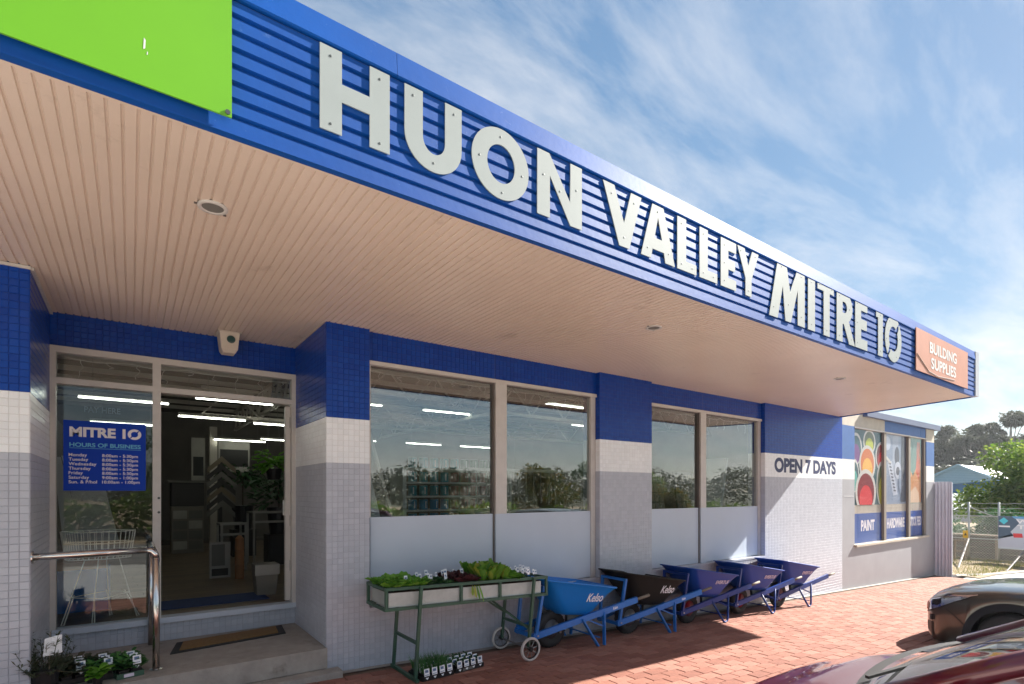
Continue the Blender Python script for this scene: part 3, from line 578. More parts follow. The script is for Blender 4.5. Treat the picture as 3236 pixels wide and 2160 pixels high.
letter([[(4.557,c_),(4.700,c_),(4.790,3.470),(4.838,c_),(4.935,c_),(5.064,3.490),(5.064,c_),(5.196,c_),(5.196,d_),(5.060,d_),(4.925,3.430),(4.853,d_),(4.703,d_)]], [(4.77,3.64),(4.63,3.25),(4.89,3.32),(5.13,3.63),(5.13,3.25)])
letter([[(5.262,c_),(5.402,c_),(5.402,d_),(5.262,d_)]], [(5.33,3.63),(5.33,3.22)])
letter([[(5.583,c_),(5.712,c_),(5.712,3.600),(5.803,3.600),(5.803,d_),(5.455,d_),(5.455,3.600),(5.583,3.600)]], [(5.50,3.65),(5.76,3.65),(5.65,3.22)])
bo = [(6.06,d_)] + [(6.06+.178*math.cos(R(t)), 3.535+.157*math.sin(R(t))) for t in range(80,-61,-10)]
letter([[(5.870,d_),(5.870,c_),(6.004,c_),(6.004,3.355),(6.035,3.355),(6.165,c_),(6.300,c_),(6.160,3.390)] + bo[::-1], [(6.004,3.585)] + [(6.045+.065*math.cos(R(t)), 3.530+.058*math.sin(R(t))) for t in range(90,-91,-15)] + [(6.004,3.472)]], [(5.93,3.63),(5.93,3.22),(6.17,3.53),(6.21,3.22)])
E_(6.310, 6.620, 6.458, c_, d_, .108, 3.435)
letter([[(6.915,c_),(7.048,c_),(7.048,d_),(6.860,d_),(6.860,3.595),(6.915,3.595)]], [(6.98,3.63),(6.98,3.22)])
def ringhalf(cx, cz, rx, rz, ix, iz, a0, a1, n=22):
    o_ = [(cx+rx*math.cos(R(a0+(a1-a0)*k/n)), cz+rz*math.sin(R(a0+(a1-a0)*k/n))) for k in range(n+1)]
    i_ = [(cx+ix*math.cos(R(a0+8+(a1-a0-22)*k/n)), cz+iz*math.sin(R(a0+8+(a1-a0-22)*k/n))) for k in range(n+1)]
    return o_ + i_[::-1]
letter([ringhalf(7.363,3.422,.250,.272,.135,.148,50,226)], [(7.25,3.62),(7.16,3.40)]); letter([ringhalf(7.363,3.422,.250,.272,.135,.148,232,404)], [(7.45,3.22),(7.56,3.45)])
gs = thing('green_sign_board', 'lime green sign board fixed to the blue canopy fascia', 'sign', (-1, 2.44, 3.14))
part('board', MB().box(-2.6, 2.436, 3.142, .340, 2.444, 4.30), 'green_sign', gs); part('screw', MB().lathe([(.010,0),(.010,-.004)], 8, (.325,2.4355,3.158), 'y'), 'screw', gs); part('bracket', MB().box(-2.2,2.4445,3.2,-2.15,2.457,4.2), 'steel_dark', gs); part('bracket', MB().box(-.1,2.4445,3.2,-.05,2.457,4.2), 'steel_dark', gs)
for cx_, cz_, w_, h_ in ((.045,3.300,.004,.022),(.054,3.268,.002,.007)): part('paint_chip', MB().add([(cx_-w_,2.4352,cz_-h_),(cx_+w_*.6,2.4352,cz_-h_*.8),(cx_+w_,2.4352,cz_+h_*.7),(cx_-w_*.4,2.4352,cz_+h_)], [(0,1,2,3)]), 'sign_white', gs)
os_ = thing('orange_sign_board', 'faded orange sign board reading BUILDING SUPPLIES at the canopy end', 'sign', (9.1, 2.44, 3.15))
part('board', MB().box(8.06, 2.436, 3.152, 10.187, 2.444, 3.692), 'orange_sign', os_)
part('lettering', stand(text_mesh('lettering', 'BUILDING', 'sign_white', .2, .002, .005, width=1.10, height=.150), 8.55, 2.4345, 3.440), None, os_); part('lettering', stand(text_mesh('lettering', 'SUPPLIES', 'sign_white', .2, .002, .005, width=1.02, height=.150), 8.60, 2.4345, 3.238), None, os_)
cb = [(8.08,3.36),(8.25,3.29),(8.5,3.19),(8.85,3.165),(9.3,3.19),(9.55,3.2)]
part('cable', MB().tube([(x,2.432,z) for x, z in cb], .004, 5), 'frame_dark', os_)
# wall lettering
part('lettering', stand(text_mesh('lettering', 'OPEN 7 DAYS', 'navy_print', .25, .0008, .012, width=2.33, height=.265), 9.0, 4.7458, 1.940), None, shop)
# opening hours board on the door glass
hb = thing('hours_board', 'blue opening hours board stuck on the glass beside the door', 'sign', (-.17, 5.83, 1.6))
part('board', MB().box(-.455, 5.838, 1.617, .118, 5.846, 2.216), 'sign_blue', hb)
YB = 5.8372
part('lettering', stand(text_mesh('lettering', 'MITRE 1', 'print_white', .1, .001, .0045, width=.385, height=.085), -.415, YB, 2.078), None, hb)
for q in ((50,226),(232,404)): part('lettering', flat('lettering', [ringhalf(.035,2.120,.050,.047,.026,.025,*q)], 'print_white', .001, YB), None, hb)
part('lettering', stand(text_mesh('lettering', 'HOURS OF BUSINESS', 'sign_cyan', .05, .001, .001, width=.495, height=.036), -.415, YB, 1.992), None, hb)
part('rule', MB().box(-.415, YB-.0004, 1.980, .082, YB+.0004, 1.983), 'sign_cyan', hb)
HRS = [('Monday','8:00am - 5:30pm'),('Tuesday','8:00am - 5:30pm'),('Wednesday','8:00am - 5:30pm'),('Thursday','8:00am - 5:30pm'),('Friday','8:00am - 5:30pm'),('Saturday','9:00am - 1:00pm'),('Sun. & P/hol','10:00am - 1:00pm')]
for k, (d, h) in enumerate(HRS):
    z = 1.910 - k*.0385
    a_ = text_mesh('lettering', d, 'print_white', .037, .001, .0005, spacing=1.05); part('lettering', stand(a_, -.420, YB, z - (.008 if 'y' in d else 0)), None, hb)
    part('lettering', stand(text_mesh('lettering', h, 'print_white', .036, .001, .0005, spacing=1.05), -.195, YB, z - .008), None, hb)
# ------------------------------------------------------------------ entrance step, mat, rail
st = thing('entrance_step', 'worn concrete step in the tiled doorway recess', 'step', (.4, 5.2, 0))
part('slab', MB().box(-.5415, 4.722, .06, 1.408, 5.84, .2335), 'concrete', st); part('lower_slab', MB().box(-3.0, 4.585, -.3, 1.50, 4.7215, .055), 'concrete', st); part('core', MB().box(-.54, 4.75, -.2, 1.40, 5.8, .059), 'concrete', st)
dm = thing('door_mat', 'brown coir door mat with black rubber border on the step', 'mat', (.75, 5.5, .2335))
part('border', MB().prism([(.275,5.30),(1.225,5.44),(1.262,5.785),(.345,5.66)], .2345, .244, 'z'), 'rubber', dm); part('coir_pile', MB().prism([(.345,5.355),(1.165,5.475),(1.195,5.745),(.395,5.63)], .2442, .252, 'z'), 'coir', dm)
hr = thing('hand_rail', 'stainless steel handrail with post on the entrance step', 'handrail', (.165, 4.93, .2335))
arc = [(.165,4.93,1.10)] + [(.165 - .06*(1-math.cos(R(t))), 4.93, 1.10 + .06*math.sin(R(t))) for t in (30,60,90)]
part('post', MB().tube([(.165,4.93,.236),(.165,4.93,1.10)], .0245, 18), 'steel', hr, smooth=True)
part('elbow', MB().tube([(.165,4.93,1.098)] + arc[1:], .0245, 18), 'steel', hr, smooth=True); part('rail', MB().tube([(.106,4.93,1.16),(-.535,4.80,1.165)], .0245, 18), 'steel', hr, smooth=True)
part('base_plate', MB().lathe([(.045,0),(.045,.006),(.028,.010)], 20, (.165,4.93,.2337)), 'steel', hr); part('wall_plate', MB().lathe([(.045,0),(.045,.008)], 20, (-.5382,4.80,1.165), 'x'), 'steel', hr)
part('post', MB().tube([(.155,5.752,.236),(.155,5.752,1.14)], .0235, 16), 'steel', hr, smooth=True); part('rail', MB().tube([(.155,4.95,1.13),(.155,5.752,1.14)], .0235, 16), 'steel', hr, smooth=True)
# ------------------------------------------------------------------ wheelbarrows: wheel to the door end, handles pointing down the street
def rrect(x0, x1, w0, w1, r, z0, z1, n=5):
    """rounded outline: front edge at x0 (half width w0), back edge at x1 (half width w1), height varies from z0 to z1"""
    cs = [(x1-r, w1-r, 0), (x0+r, w0-r, 90), (x0+r, -(w0-r), 180), (x1-r, -(w1-r), 270)]; pts = []
    for cx, cy, a in cs:
        for k in range(n+1):
            t = R(a + 90*k/n); x = cx + r*math.cos(t); y = cy + r*math.sin(t); pts.append((x, y, z0 + (z1-z0)*(x-x0)/(x1-x0)))
    return pts
def loft(mb, rings, closed=True, cap_last=True, flip=False):
    n = len(rings[0]); vs = [p for r in rings for p in r]; fs = []
    for i in range(len(rings)-1):
        for k in range(n if closed else n-1):
            l = (k+1) % n; f = (i*n+k, i*n+l, (i+1)*n+l, (i+1)*n+k); fs.append(f[::-1] if flip else f)
    if cap_last: fs.append(tuple(range((len(rings)-1)*n, len(rings)*n)))
    return mb.add(vs, fs)
def barrow(label, tray_m, frame_m, rim_m, word, word_m, legs='flat'):
    b = thing('wheelbarrow', label, 'wheelbarrow', (0,0,0), 0, 'wheelbarrows lined up along the shopfront')
    P = lambda n, mb, m, par=b, sm=False: part(n, mb, m, par, smooth=sm, world=False)
    # tray: outer skin, inner skin, rolled rim
    t = MB()
    outer = [rrect(-.29,.72,.275,.345,.11,.775,.635), rrect(-.22,.655,.245,.31,.12,.70,.575), rrect(-.11,.565,.21,.265,.13,.545,.470), rrect(-.02,.49,.185,.235,.13,.425,.385), rrect(.03,.445,.165,.205,.12,.372,.352), rrect(.09,.39,.13,.16,.10,.358,.342)]
    inner = [[(x*.985+.004, y*.985, z-.0) for x, y, z in outer[0]]] + [[(x*.97+.006, y*.965, z+.012) for x, y, z in r] for r in outer[1:]]
    loft(t, outer); loft(t, inner, flip=True); n = len(outer[0])
    tray = P('tray', t, tray_m, sm=True)
    rim = MB(); ring = rrect(-.295,.725,.28,.35,.112,.776,.636, 6); rim.tube(ring + ring[:1], .0095, 8, cap=False); P('rolled_rim', rim, tray_m, tray, True)
    for s in (-1, 1):
        arm = MB().bar((-.34, s*.150, .185), (1.06, s*.295, .475), .034, .066); a_ = P('arm', arm, frame_m)
        P('grip', MB().tube([(1.045, s*.2935, .472), (1.25, s*.315, .515)], .0175, 10), 'grip', a_, True)
        P('bolt', MB().lathe([(.011,0),(.011,-.008*1)], 8, (-.30, s*.154-.018 if s < 0 else s*.154+.026, .193), 'y'), 'rim_steel', a_)
        P('strut', MB().bar((-.315, s*.158, .20), (-.255, s*.185, .690), .030, .030), frame_m)
        if legs == 'flat':
            lg = MB(); pts = [(.26,s*.235,.315),(.47,s*.275,.012),(.565,s*.275,.012),(.565,s*.255,.375)]
            for p, q in zip(pts[:-1], pts[1:]): lg.bar(p, q, .038, .016, (1,0,.2))
        else:
            lg = MB().tube([(.24,s*.22,.31),(.43,s*.265,.045),(.455,s*.268,.018),(.49,s*.27,.012),(.53,s*.27,.030),(.545,s*.268,.06),(.565,s*.255,.37)], .0145, 8)
        l_ = P('leg', lg, frame_m, sm=legs != 'flat')
        P('leg_brace', MB().bar((.555,s*.26,.22), (.36,s*.19,.30), .022, .014), frame_m, l_)
        P('tray_wedge', MB().add([(.10,s*.150-.02,.275),(.46,s*.185-.02,.345),(.40,s*.16-.02,.350),(.12,s*.13-.02,.362),(.10,s*.150+.02,.275),(.46,s*.185+.02,.345),(.40,s*.16+.02,.350),(.12,s*.13+.02,.362)], [(0,1,2,3),(7,6,5,4),(0,4,5,1),(1,5,6,2),(2,6,7,3),(3,7,4,0)]), 'black_plastic')
    P('front_bar', MB().bar((-.335,-.168,.186), (-.335,.168,.186), .036, .036), frame_m); P('top_bar', MB().bar((-.256,-.20,.690), (-.256,.20,.690), .030, .030), frame_m)
    P('cross_brace', MB().bar((.50,-.262,.10), (.50,.262,.10), .020, .012), frame_m); P('axle', MB().tube([(-.0,-.185,.2),(0,.185,.2)], .011, 8), 'steel_dark')
    # wheel: fat pneumatic tyre on a dished rim
    prof = [(.105,-.036),(.135,-.046),(.170,-.050),(.192,-.036),(.2005,-.012),(.2005,.012),(.192,.036),(.170,.050),(.135,.046),(.105,.036)]
    wh = P('wheel', MB().lathe([(.106,-.034),(.100,-.030),(.085,-.012),(.045,-.006),(.040,-.032),(.018,-.034),(.018,.034),(.040,.032),(.045,.006),(.085,.012),(.100,.030),(.106,.034)], 26, (0,0,.2), 'y'), rim_m, sm=True)
    P('tyre', MB().lathe(prof + prof[:1], 36, (0,0,.2), 'y', cap=False), 'rubber', wh, True)
    tr = MB()
    for k in range(30):
        t_ = 2*math.pi*k/30
        for s in (-1, 1): tr.bar((.194*math.cos(t_), s*.034, .2+.194*math.sin(t_)), (.2015*math.cos(t_+.07), s*.006, .2+.2015*math.sin(t_+.07)), .012, .006)
    o = P('tread', tr, 'rubber', wh); o['kind'] = 'stuff'
    # brand lettering on the near flank of the tray
    if word == 'Kelso':
        me = text_mesh('lettering', word, word_m, .1, .0015, .0012, width=.215, height=.095, shear=.35)
    else: me = text_mesh('lettering', word, word_m, .1, .0015, .003, width=.25, height=.050, shear=.18)
    # lay it on the near flank: every vertex takes the flank's own depth at its place
    fl_ = [(-.29,.72,.275,.345,.775,.635,.11), (-.22,.655,.245,.31,.70,.575,.12), (-.11,.565,.21,.265,.545,.470,.13), (-.02,.49,.185,.235,.425,.385,.13)]
    x0_, z0_ = (.29, .505) if word == 'Kelso' else (.25, .540)
    for v in me.vertices:
        lx = x0_ + v.co.x; lz = z0_ + v.co.y - .03*v.co.x; lv = []
        for f0, f1, w0, w1, za, zb_, rr_ in fl_: k_ = (lx-f0)/(f1-f0); kw = min(1.05, max(0, (lx-f0-rr_)/(f1-f0-2*rr_))); lv.append((za+(zb_-za)*k_, w0+(w1-w0)*kw))
        hwid = lv[-1][1]
        for (zA, wA), (zB, wB) in zip(lv[:-1], lv[1:]):
            if lz >= zB: k_ = (lz-zB)/(zA-zB); hwid = wB+(wA-wB)*k_; break
        v.co = (lx, -hwid - .007 - (.0016 if v.co.z > 0 else 0), lz)
    P('lettering', me, None, tray)
    if word == 'Kelso':
        me = text_mesh('lettering', word, 'tag_white', .04, .001, .001, width=.07, height=.032, shear=.3)
        d = (Vector((1.06,-.295,.475)) - Vector((-.34,-.150,.185))).normalized(); nn = d.cross(Vector((0,0,1))).normalized(); upv = nn.cross(d) if nn.cross(d).z > 0 else d.cross(nn)
        nn = d.cross(upv); M = Matrix((d, upv, nn)).transposed().to_4x4(); M.translation = Vector((-.34,-.150,.185)) + d*1.06 + nn*.0182 - upv*.014; me.transform(M); P('lettering', me, None)
    return b
yc = 4.435
def put(b, x): b.location = (x, yc, g(x)); b.rotation_euler = (0, math.atan(.0354), 0)
b1 = barrow('sky blue wheelbarrow lettered Kelso beside the plant trolley', 'barrow_blue', 'barrow_frame', 'rim_steel', 'Kelso', 'decal_white'); put(b1, 3.70)
b2 = barrow('black tray wheelbarrow on a blue frame lettered Kelso', 'barrow_black', 'barrow_frame', 'rim_steel', 'Kelso', 'decal_white'); put(b2, 4.94)
b3 = barrow('navy wheelbarrow with red wheel hub next to the black tray wheelbarrow', 'barrow_navy', 'barrow_navy_frame', 'rim_red', 'EVERTUF', 'decal_lilac', 'tube'); put(b3, 6.12)
b4 = dup(b3, (0,0,0), 'navy wheelbarrow in the middle of the three navy ones'); put(b4, 7.36)
b5 = dup(b3, (0,0,0), 'navy wheelbarrow at the OPEN 7 DAYS wall, last of the row'); put(b5, 8.50)
# ------------------------------------------------------------------ plant trolley
ct = thing('plant_trolley', 'green steel plant trolley with long galvanised trough and two wheels', 'trolley', (2.58, 4.37, g(2.58)))
def cp_(n, mb, m, par=None, sm=False): return part(n, mb, m, par or ct, smooth=sm)
xa, xb, ya, yb2 = 1.733, 3.455, 4.19, 4.60
def zt(x): return .800 - (x-xa)*.034        # frame follows the fall of the path
tr_ = MB()
def skew_box(x0, x1, y0, y1, z0, z1):        # box whose top and bottom follow the trolley's fall
    return MB().add([(x0,y0,zt(x0)+z0),(x1,y0,zt(x1)+z0),(x1,y1,zt(x1)+z0),(x0,y1,zt(x0)+z0),(x0,y0,zt(x0)+z1),(x1,y0,zt(x1)+z1),(x1,y1,zt(x1)+z1),(x0,y1,zt(x0)+z1)], [(0,3,2,1),(4,5,6,7),(0,1,5,4),(1,2,6,5),(2,3,7,6),(3,0,4,7)])
trough = cp_('trough', skew_box(xa+.025, xb-.06, ya+.012, ya+.016, -.165, -.045), 'galv')
cp_('trough_side', skew_box(xa+.025, xb-.06, yb2-.016, yb2-.012, -.165, -.045), 'galv', trough); cp_('trough_end', skew_box(xa+.025, xa+.029, ya+.017, yb2-.017, -.165, -.045), 'galv', trough)
cp_('trough_end', skew_box(xb-.064, xb-.06, ya+.017, yb2-.017, -.165, -.045), 'galv', trough); cp_('trough_floor', skew_box(xa+.03, xb-.065, ya+.017, yb2-.017, -.160, -.150), 'galv', trough)
cp_('potting_mix', skew_box(xa+.03, xb-.066, ya+.018, yb2-.018, -.149, -.040), 'soil')
def rail(p, q, w=.026): return MB().bar(p, q, w, w)
for yy in (ya, yb2):
    for dz in (-.008, -.180): cp_('rail', rail((xa-.013,yy,zt(xa)+dz), (xb+.013,yy,zt(xb)+dz)), 'cart_green')
    for xx in (xa, xa+.72, xa+1.15, xb): cp_('upright', rail((xx,yy,zt(xx)-.172), (xx,yy,zt(xx)-.016), .024), 'cart_green')
for xx in (xa, xb):
    for dz in (-.009, -.181): cp_('end_rail', rail((xx,ya+.014,zt(xx)+dz), (xx,yb2-.014,zt(xx)+dz)), 'cart_green')
for yy, s in ((ya-.0265, 0), (yb2+.0265, 0)):
    xl = 2.04; xr = 3.28
    cp_('leg', MB().bar((xl,yy,zt(xl)-.002), (xl-.055,yy,g(2)+.028), .026), 'cart_green'); cp_('leg', MB().bar((xr,yy,zt(xr)-.002), (xr-.075,yy,g(3.2)+.115), .026), 'cart_green')
    cp_('diagonal_brace', MB().bar((2.88,yy,zt(2.9)-.19), (3.235,yy,.33), .018), 'cart_green') if yy > 4.4 else None
cp_('diagonal_brace', MB().bar((2.95,yb2,zt(2.9)-.20), (3.225,ya+.0,.245), .018), 'cart_green')
cp_('leg_tie', MB().bar((2.01,ya-.012,.30), (2.01,yb2+.012,.30), .024), 'cart_green'); cp_('leg_tie', MB().bar((3.235,ya-.012,.26), (3.235,yb2+.012,.26), .024), 'cart_green'); cp_('foot_rail', MB().bar((1.985,ya-.07,g(2)+.014), (1.985,yb2+.07,g(2)+.014), .028), 'cart_green')
for yy in (ya-.062, yb2+.035):
    zw = g(3.2)+.118; wl = part('wheel', MB().lathe([(.022,-.02),(.022,.02)], 14, (3.205,yy,zw), 'y'), 'black_plastic', ct)
    pr = [(.094,-.010),(.102,-.016),(.112,-.015),(.1175,-.005),(.1175,.005),(.112,.015),(.102,.016),(.094,.010),(.094,-.010)]
    part('tyre', MB().lathe(pr, 34, (3.205,yy,zw), 'y', cap=False), 'white_rubber', wl, smooth=True); part('inner_rim', MB().lathe([(.088,-.008),(.0935,-.010),(.0935,.010),(.088,.008),(.088,-.008)], 30, (3.205,yy,zw), 'y', cap=False), 'black_plastic', wl, smooth=True)
    for k in range(8): t_ = math.pi*k/4 + .2; part('spoke', MB().tube([(3.205+.018*math.cos(t_),yy,zw+.018*math.sin(t_)), (3.205+.090*math.cos(t_),yy,zw+.090*math.sin(t_))], .004, 5), 'steel_dark', wl)
part('axle', MB().tube([(3.205,ya-.045,g(3.2)+.118),(3.205,yb2+.018,g(3.2)+.118)], .008, 8), 'steel_dark', ct)
# plants standing in the trough
def rosette(n, L, W, up, spread, droop, mat_, seed, curl=0.0):
    rnd = random.Random(seed); mb = MB()
    for k in range(n):
        a = k*2.39996 + rnd.uniform(-.3,.3); e = up + (1-up)*rnd.random()*.5; sp = spread*(1-.6*k/n)
        d = Vector((math.cos(a)*sp, math.sin(a)*sp, e)); l = L*rnd.uniform(.7,1.1)*(1-.25*k/n)
        mb_l(mb, (math.cos(a)*.008, math.sin(a)*.008, 0), d, l, W*rnd.uniform(.8,1.2), droop*rnd.uniform(.5,1.3), rnd)
    return mb.mesh('leaves', mat_, True)
def mb_l(mb, p, d, l, wd, droop, rnd):        # a broad crinkled leaf of 3 x 2 cells
    p = Vector(p); d = Vector(d).normalized(); side = d.cross(Vector((0,0,1)))
    if side.length < .1: side = Vector((rnd.uniform(-1,1), rnd.uniform(-1,1), 0))
    side.normalize(); nrm = side.cross(d); vs = []
    for i, (t, wf) in enumerate(((0,.18),(.35,.75),(.7,1.0),(1.0,.45))):
        c = p + d*l*t - Vector((0,0,droop*l*t*t)); cz = rnd.uniform(-.06,.06)*wd
        for s in (-1,0,1): vs.append(c + side*(s*wd*.5*wf) + nrm*((.16*abs(s)*wd + rnd.uniform(-.08,.08)*wd) + cz))
    mb.add(vs, [(i*3+j, i*3+j+1, i*3+j+4, i*3+j+3) for i in range(3) for j in range(2)])
def tag_mesh(h=.05, wd=.030):
    mb = MB(); mb.box(-wd/2, -.0006, 0, wd/2, .0006, h); me = mb.mesh('plant_tag', 'tag_white'); return me
TAG = tag_mesh()
TAGP = MB().box(-.009,-.0014,.022,.009,-.0007,.036).mesh('tag_print', 'tag_blue')
def plant(name, label, group, me, p, rot=0, sc=1.0, tag=None):
    o = single(name, me, None, label, 'seedling', group, loc=p); o.rotation_euler = (0,0,rot); o.scale = (sc,sc,sc)
    if tag:
        t = link('plant_tag', TAG, o, (tag[0], tag[1], tag[2])); t.rotation_euler = (R(-12), 0, -rot + R(random.uniform(-15,25))); link('tag_print', TAGP, t)
    return o
LET = [rosette(15, .150, .085, .55, .85, .25, 'lettuce', s) for s in (1,2,3)]
DRK = [rosette(12, .100, .045, .6, .7, .3, 'leaf_dark', s) for s in (4,5)]
RED = [rosette(15, .125, .080, .55, .8, .2, 'lettuce_red', s) for s in (6,7)]
COS = [rosette(13, .215, .075, .95, .5, .12, 'lettuce_cos', s) for s in (8,9,10)]
BRD = [rosette(12, .165, .095, .6, .8, .35, 'lettuce', s) for s in (11,12)]
def row(xs, ys, meshes, name, label, group, sc=1.0, tags=0.0, hz=-.03):
    k = 0
    for x in xs:
        for y in ys:
            k += 1; xx = x + random.uniform(-.012,.012); yy = y + random.uniform(-.012,.012)
            tg = (0.0, -.045, .055) if (tags and (k % int(1/tags) == 0)) else None
            plant(name, label, group, meshes[k % len(meshes)], (xx, yy, zt(xx)+hz), random.uniform(0,6.28), sc*random.uniform(.88,1.12), tg)
yrow = (4.255, 4.345, 4.435, 4.525)
row([1.80,1.875,1.95,2.025,2.09], yrow, LET, 'lettuce_seedling', 'bright green loose leaf lettuce seedling at the left end of the trough', 'green lettuces in the trolley trough', 1.0, .11)
row([2.18,2.255,2.33,2.40], yrow, DRK, 'herb_seedling', 'small dark green seedling with white tags between green and red lettuces', 'dark green seedlings in the trolley trough', 1.0, .5)
row([2.47,2.55,2.62], yrow, RED, 'red_lettuce_seedling', 'dark red lettuce seedling in the trolley trough', 'red lettuces in the trolley trough', 1.1, .25)
row([2.74,2.82,2.90,2.98], yrow, COS, 'cos_lettuce_seedling', 'tall upright cos lettuce seedling with yellowing leaves in the trough', 'cos lettuces in the trolley trough', 1.0)
row([3.06,3.14], yrow, BRD, 'broad_leaf_seedling', 'broad round leaf green seedling right of the cos lettuces', 'broad leaf seedlings in the trolley trough', 1.0, .12)
SML = [rosette(6, .035, .018, .6, .6, .2, 'leaf_dark', s) for s in (13,14)]
row([3.22,3.275,3.33,3.37], yrow, SML, 'young_seedling', 'tiny seedling with white name tag at the wheel end of the trough', 'tagged young seedlings in the trolley trough', 1.0, 1.0, -.03)
# one wilting leaf hanging over the trough's edge
wl_ = MB(); rnd = random.Random(3)
for k in range(4): mb_l(wl_, (k*.022-.03, 0, 0), (.1*(k-1.5), -.35, -.9), .085+.02*k, .026, .1, rnd)
o = single('wilted_lettuce', wl_, 'lettuce_cos', 'pale wilting leaf hanging over the front of the trough', 'seedling', loc=(2.60, ya-.004, zt(2.6)-.03))
# ------------------------------------------------------------------ punnet trays
def chives(seed, L=.13, n=46):
    rnd = random.Random(seed); mb = MB()
    for k in range(n):
        a = rnd.uniform(0,6.28); r = rnd.uniform(0,.028); e = rnd.uniform(.9,1.6); p = Vector((r*math.cos(a), r*math.sin(a), 0)); d = Vector((math.cos(a)*.35, math.sin(a)*.35, e)).normalized(); l = L*rnd.uniform(.6,1.15)
        mb.tube([p, p+d*l*.6, p+d*l+Vector((math.cos(a)*.02, math.sin(a)*.02, -.01))], [.0022,.0016,.0004], 3, cap=False)
    return mb.mesh('foliage', 'leaf_chive')
def pansy(seed):
    rnd = random.Random(seed); mb = MB()
    for k in range(26):
        a = rnd.uniform(0,6.28); r = rnd.uniform(0,.03); mb_l(mb, (r*math.cos(a), r*math.sin(a), rnd.uniform(0,.03)), (math.cos(a)*.8, math.sin(a)*.8, rnd.uniform(.3,1)), rnd.uniform(.025,.05), .018, .2, rnd)
    return mb.mesh('foliage', 'leaf_dark', True)
CUP = MB(); CUP.lathe([(.026,0),(.031,.045),(.033,.046),(.033,.050)], 4, (0,0,0)); CUP_ME = CUP.mesh('punnet_cup', 'black_plastic'); CUP_ME.transform(Matrix.Rotation(R(45), 4, 'Z') @ Matrix.Diagonal((1.38,1.38,1,1)))
BIGTAG = MB().box(-.026,-.0007,0,.026,.0007,.062).mesh('label_card', 'tag_white'); BT1 = MB().box(-.017,-.0018,.030,.014,-.0008,.052).mesh('label_print', 'tag_blue'); BT2 = flat('label_heart', [[(0,-.030),(.014,-.016),(.010,-.010),(0,-.014),(-.010,-.010),(-.014,-.016)]], 'tag_white', .0006, -.0012); BT3 = MB().box(-.020,-.0018,.008,.018,-.0008,.013).mesh('label_rule', 'tag_blue')
def punnet(label, group, fol, p, rz=0, lab=True, up=0.0, fs=1.0):
    o = thing('seedling_punnet', label, 'punnet', p, rz, group); link('punnet_cup', CUP_ME, o); fo = link('foliage', fol, o, (0,0,.046)); fo.rotation_euler = (0,0,random.uniform(0,6)); fo.scale = (fs,fs,fs)
    if lab:
        t = link('label_card', BIGTAG, o, (0,-.046,.036+up)); t.rotation_euler = (R(-8),0,0); link('label_print', BT1, t); link('label_heart', BT2, t); link('label_rule', BT3, t)
    return o
def tray(label, loc, rz, nx, ny, m='black_plastic', mark=None):
    t = thing('seedling_tray', label, 'tray', loc, rz); w_, d_ = nx*.078+.012, ny*.078+.012
    part('base', MB().box(0,0,.002,w_,d_,.008), m, t, world=False)
    for a in ((0,0,w_,.004),(0,d_-.004,w_,d_),(0,.004,.004,d_-.004),(w_-.004,.004,w_,d_-.004)): part('side', MB().box(a[0],a[1],.008,a[2],a[3],.040), m, t, world=False)
    if mark: part('brand_patch', MB().box(w_*.25,-.0012,.010,w_*.62,-.0002,.034), mark, t, world=False)
    return t
CH = [chives(s) for s in (1,2,3)]; PA = [pansy(s) for s in (1,2,3)]
def fill(t, nx, ny, fols, label, group, tagcol=None):
    M = Matrix.Translation(t.location) @ Euler(t.rotation_euler).to_matrix().to_4x4()
    for i in range(nx):
        for j in range(ny):
            p = M @ Vector((.006+.039+i*.078, .006+.039+j*.078, .009)); punnet(label, group, fols[(i+j) % len(fols)], p, t.rotation_euler[2], tagcol is None or i == tagcol, 0 if tagcol is None else .05, 1 if tagcol is None else 1.45)
t1 = tray('black tray of chive punnets on the bricks under the plant trolley', (2.03, 4.12, g(2.15)), R(4), 4, 3, 'black_plastic'); fill(t1, 4, 3, CH, 'chive punnet with white label card under the plant trolley', 'chive punnets under the trolley')
t2 = tray('black tray of small leafy punnets beside the chives under the trolley', (2.385, 4.17, g(2.5)), R(6), 4, 3, 'black_plastic', 'sample_grey'); fill(t2, 4, 3, PA, 'small leafy punnet with white label card beside the chives', 'leafy punnets under the trolley')
# on the step: three trays, a lime leaved plant and a shrub in a pot
zs = .2335
t3 = tray('green tray of seedlings with a lilac patch beside the handrail post', (-.075, 4.80, zs), R(14), 2, 3, 'cart_green', 'decal_lilac'); 
def bushy(seed, L, W, n, m): 
    rnd = random.Random(seed); mb = MB()
    for k in range(n):
        a = rnd.uniform(0,6.28); r = rnd.uniform(0,.03); mb_l(mb, (r*math.cos(a), r*math.sin(a), rnd.uniform(0,.05)), (math.cos(a), math.sin(a), rnd.uniform(.2,1.3)), L*rnd.uniform(.6,1.1), W, .25, rnd)
    return mb.mesh('foliage', m, True)
PARS = [bushy(s, .045, .022, 46, 'leaf_chive') for s in (21,22)]; MINT = [bushy(s, .05, .03, 40, 'leaf_olive') for s in (23,24)]; LIME = bushy(25, .085, .05, 34, 'leaf_lime')
fill(t3, 2, 3, PARS, 'parsley punnet with white tag in the green tray on the step', 'parsley punnets on the step', 1)
t4 = tray('black tray of tagged seedlings in the middle of the step', (-.245, 4.845, zs), R(14), 2, 3); fill(t4, 2, 3, PARS + MINT, 'seedling punnet with white tag between shrub and green tray', 'seedling punnets in the middle of the step', 1)
t5 = tray('black tray of bronze seedlings next to the potted shrub', (-.405, 4.875, zs), R(10), 2, 3); fill(t5, 2, 3, MINT, 'bronze leaved punnet with white tag next to the potted shrub', 'bronze punnets by the shrub', 1)
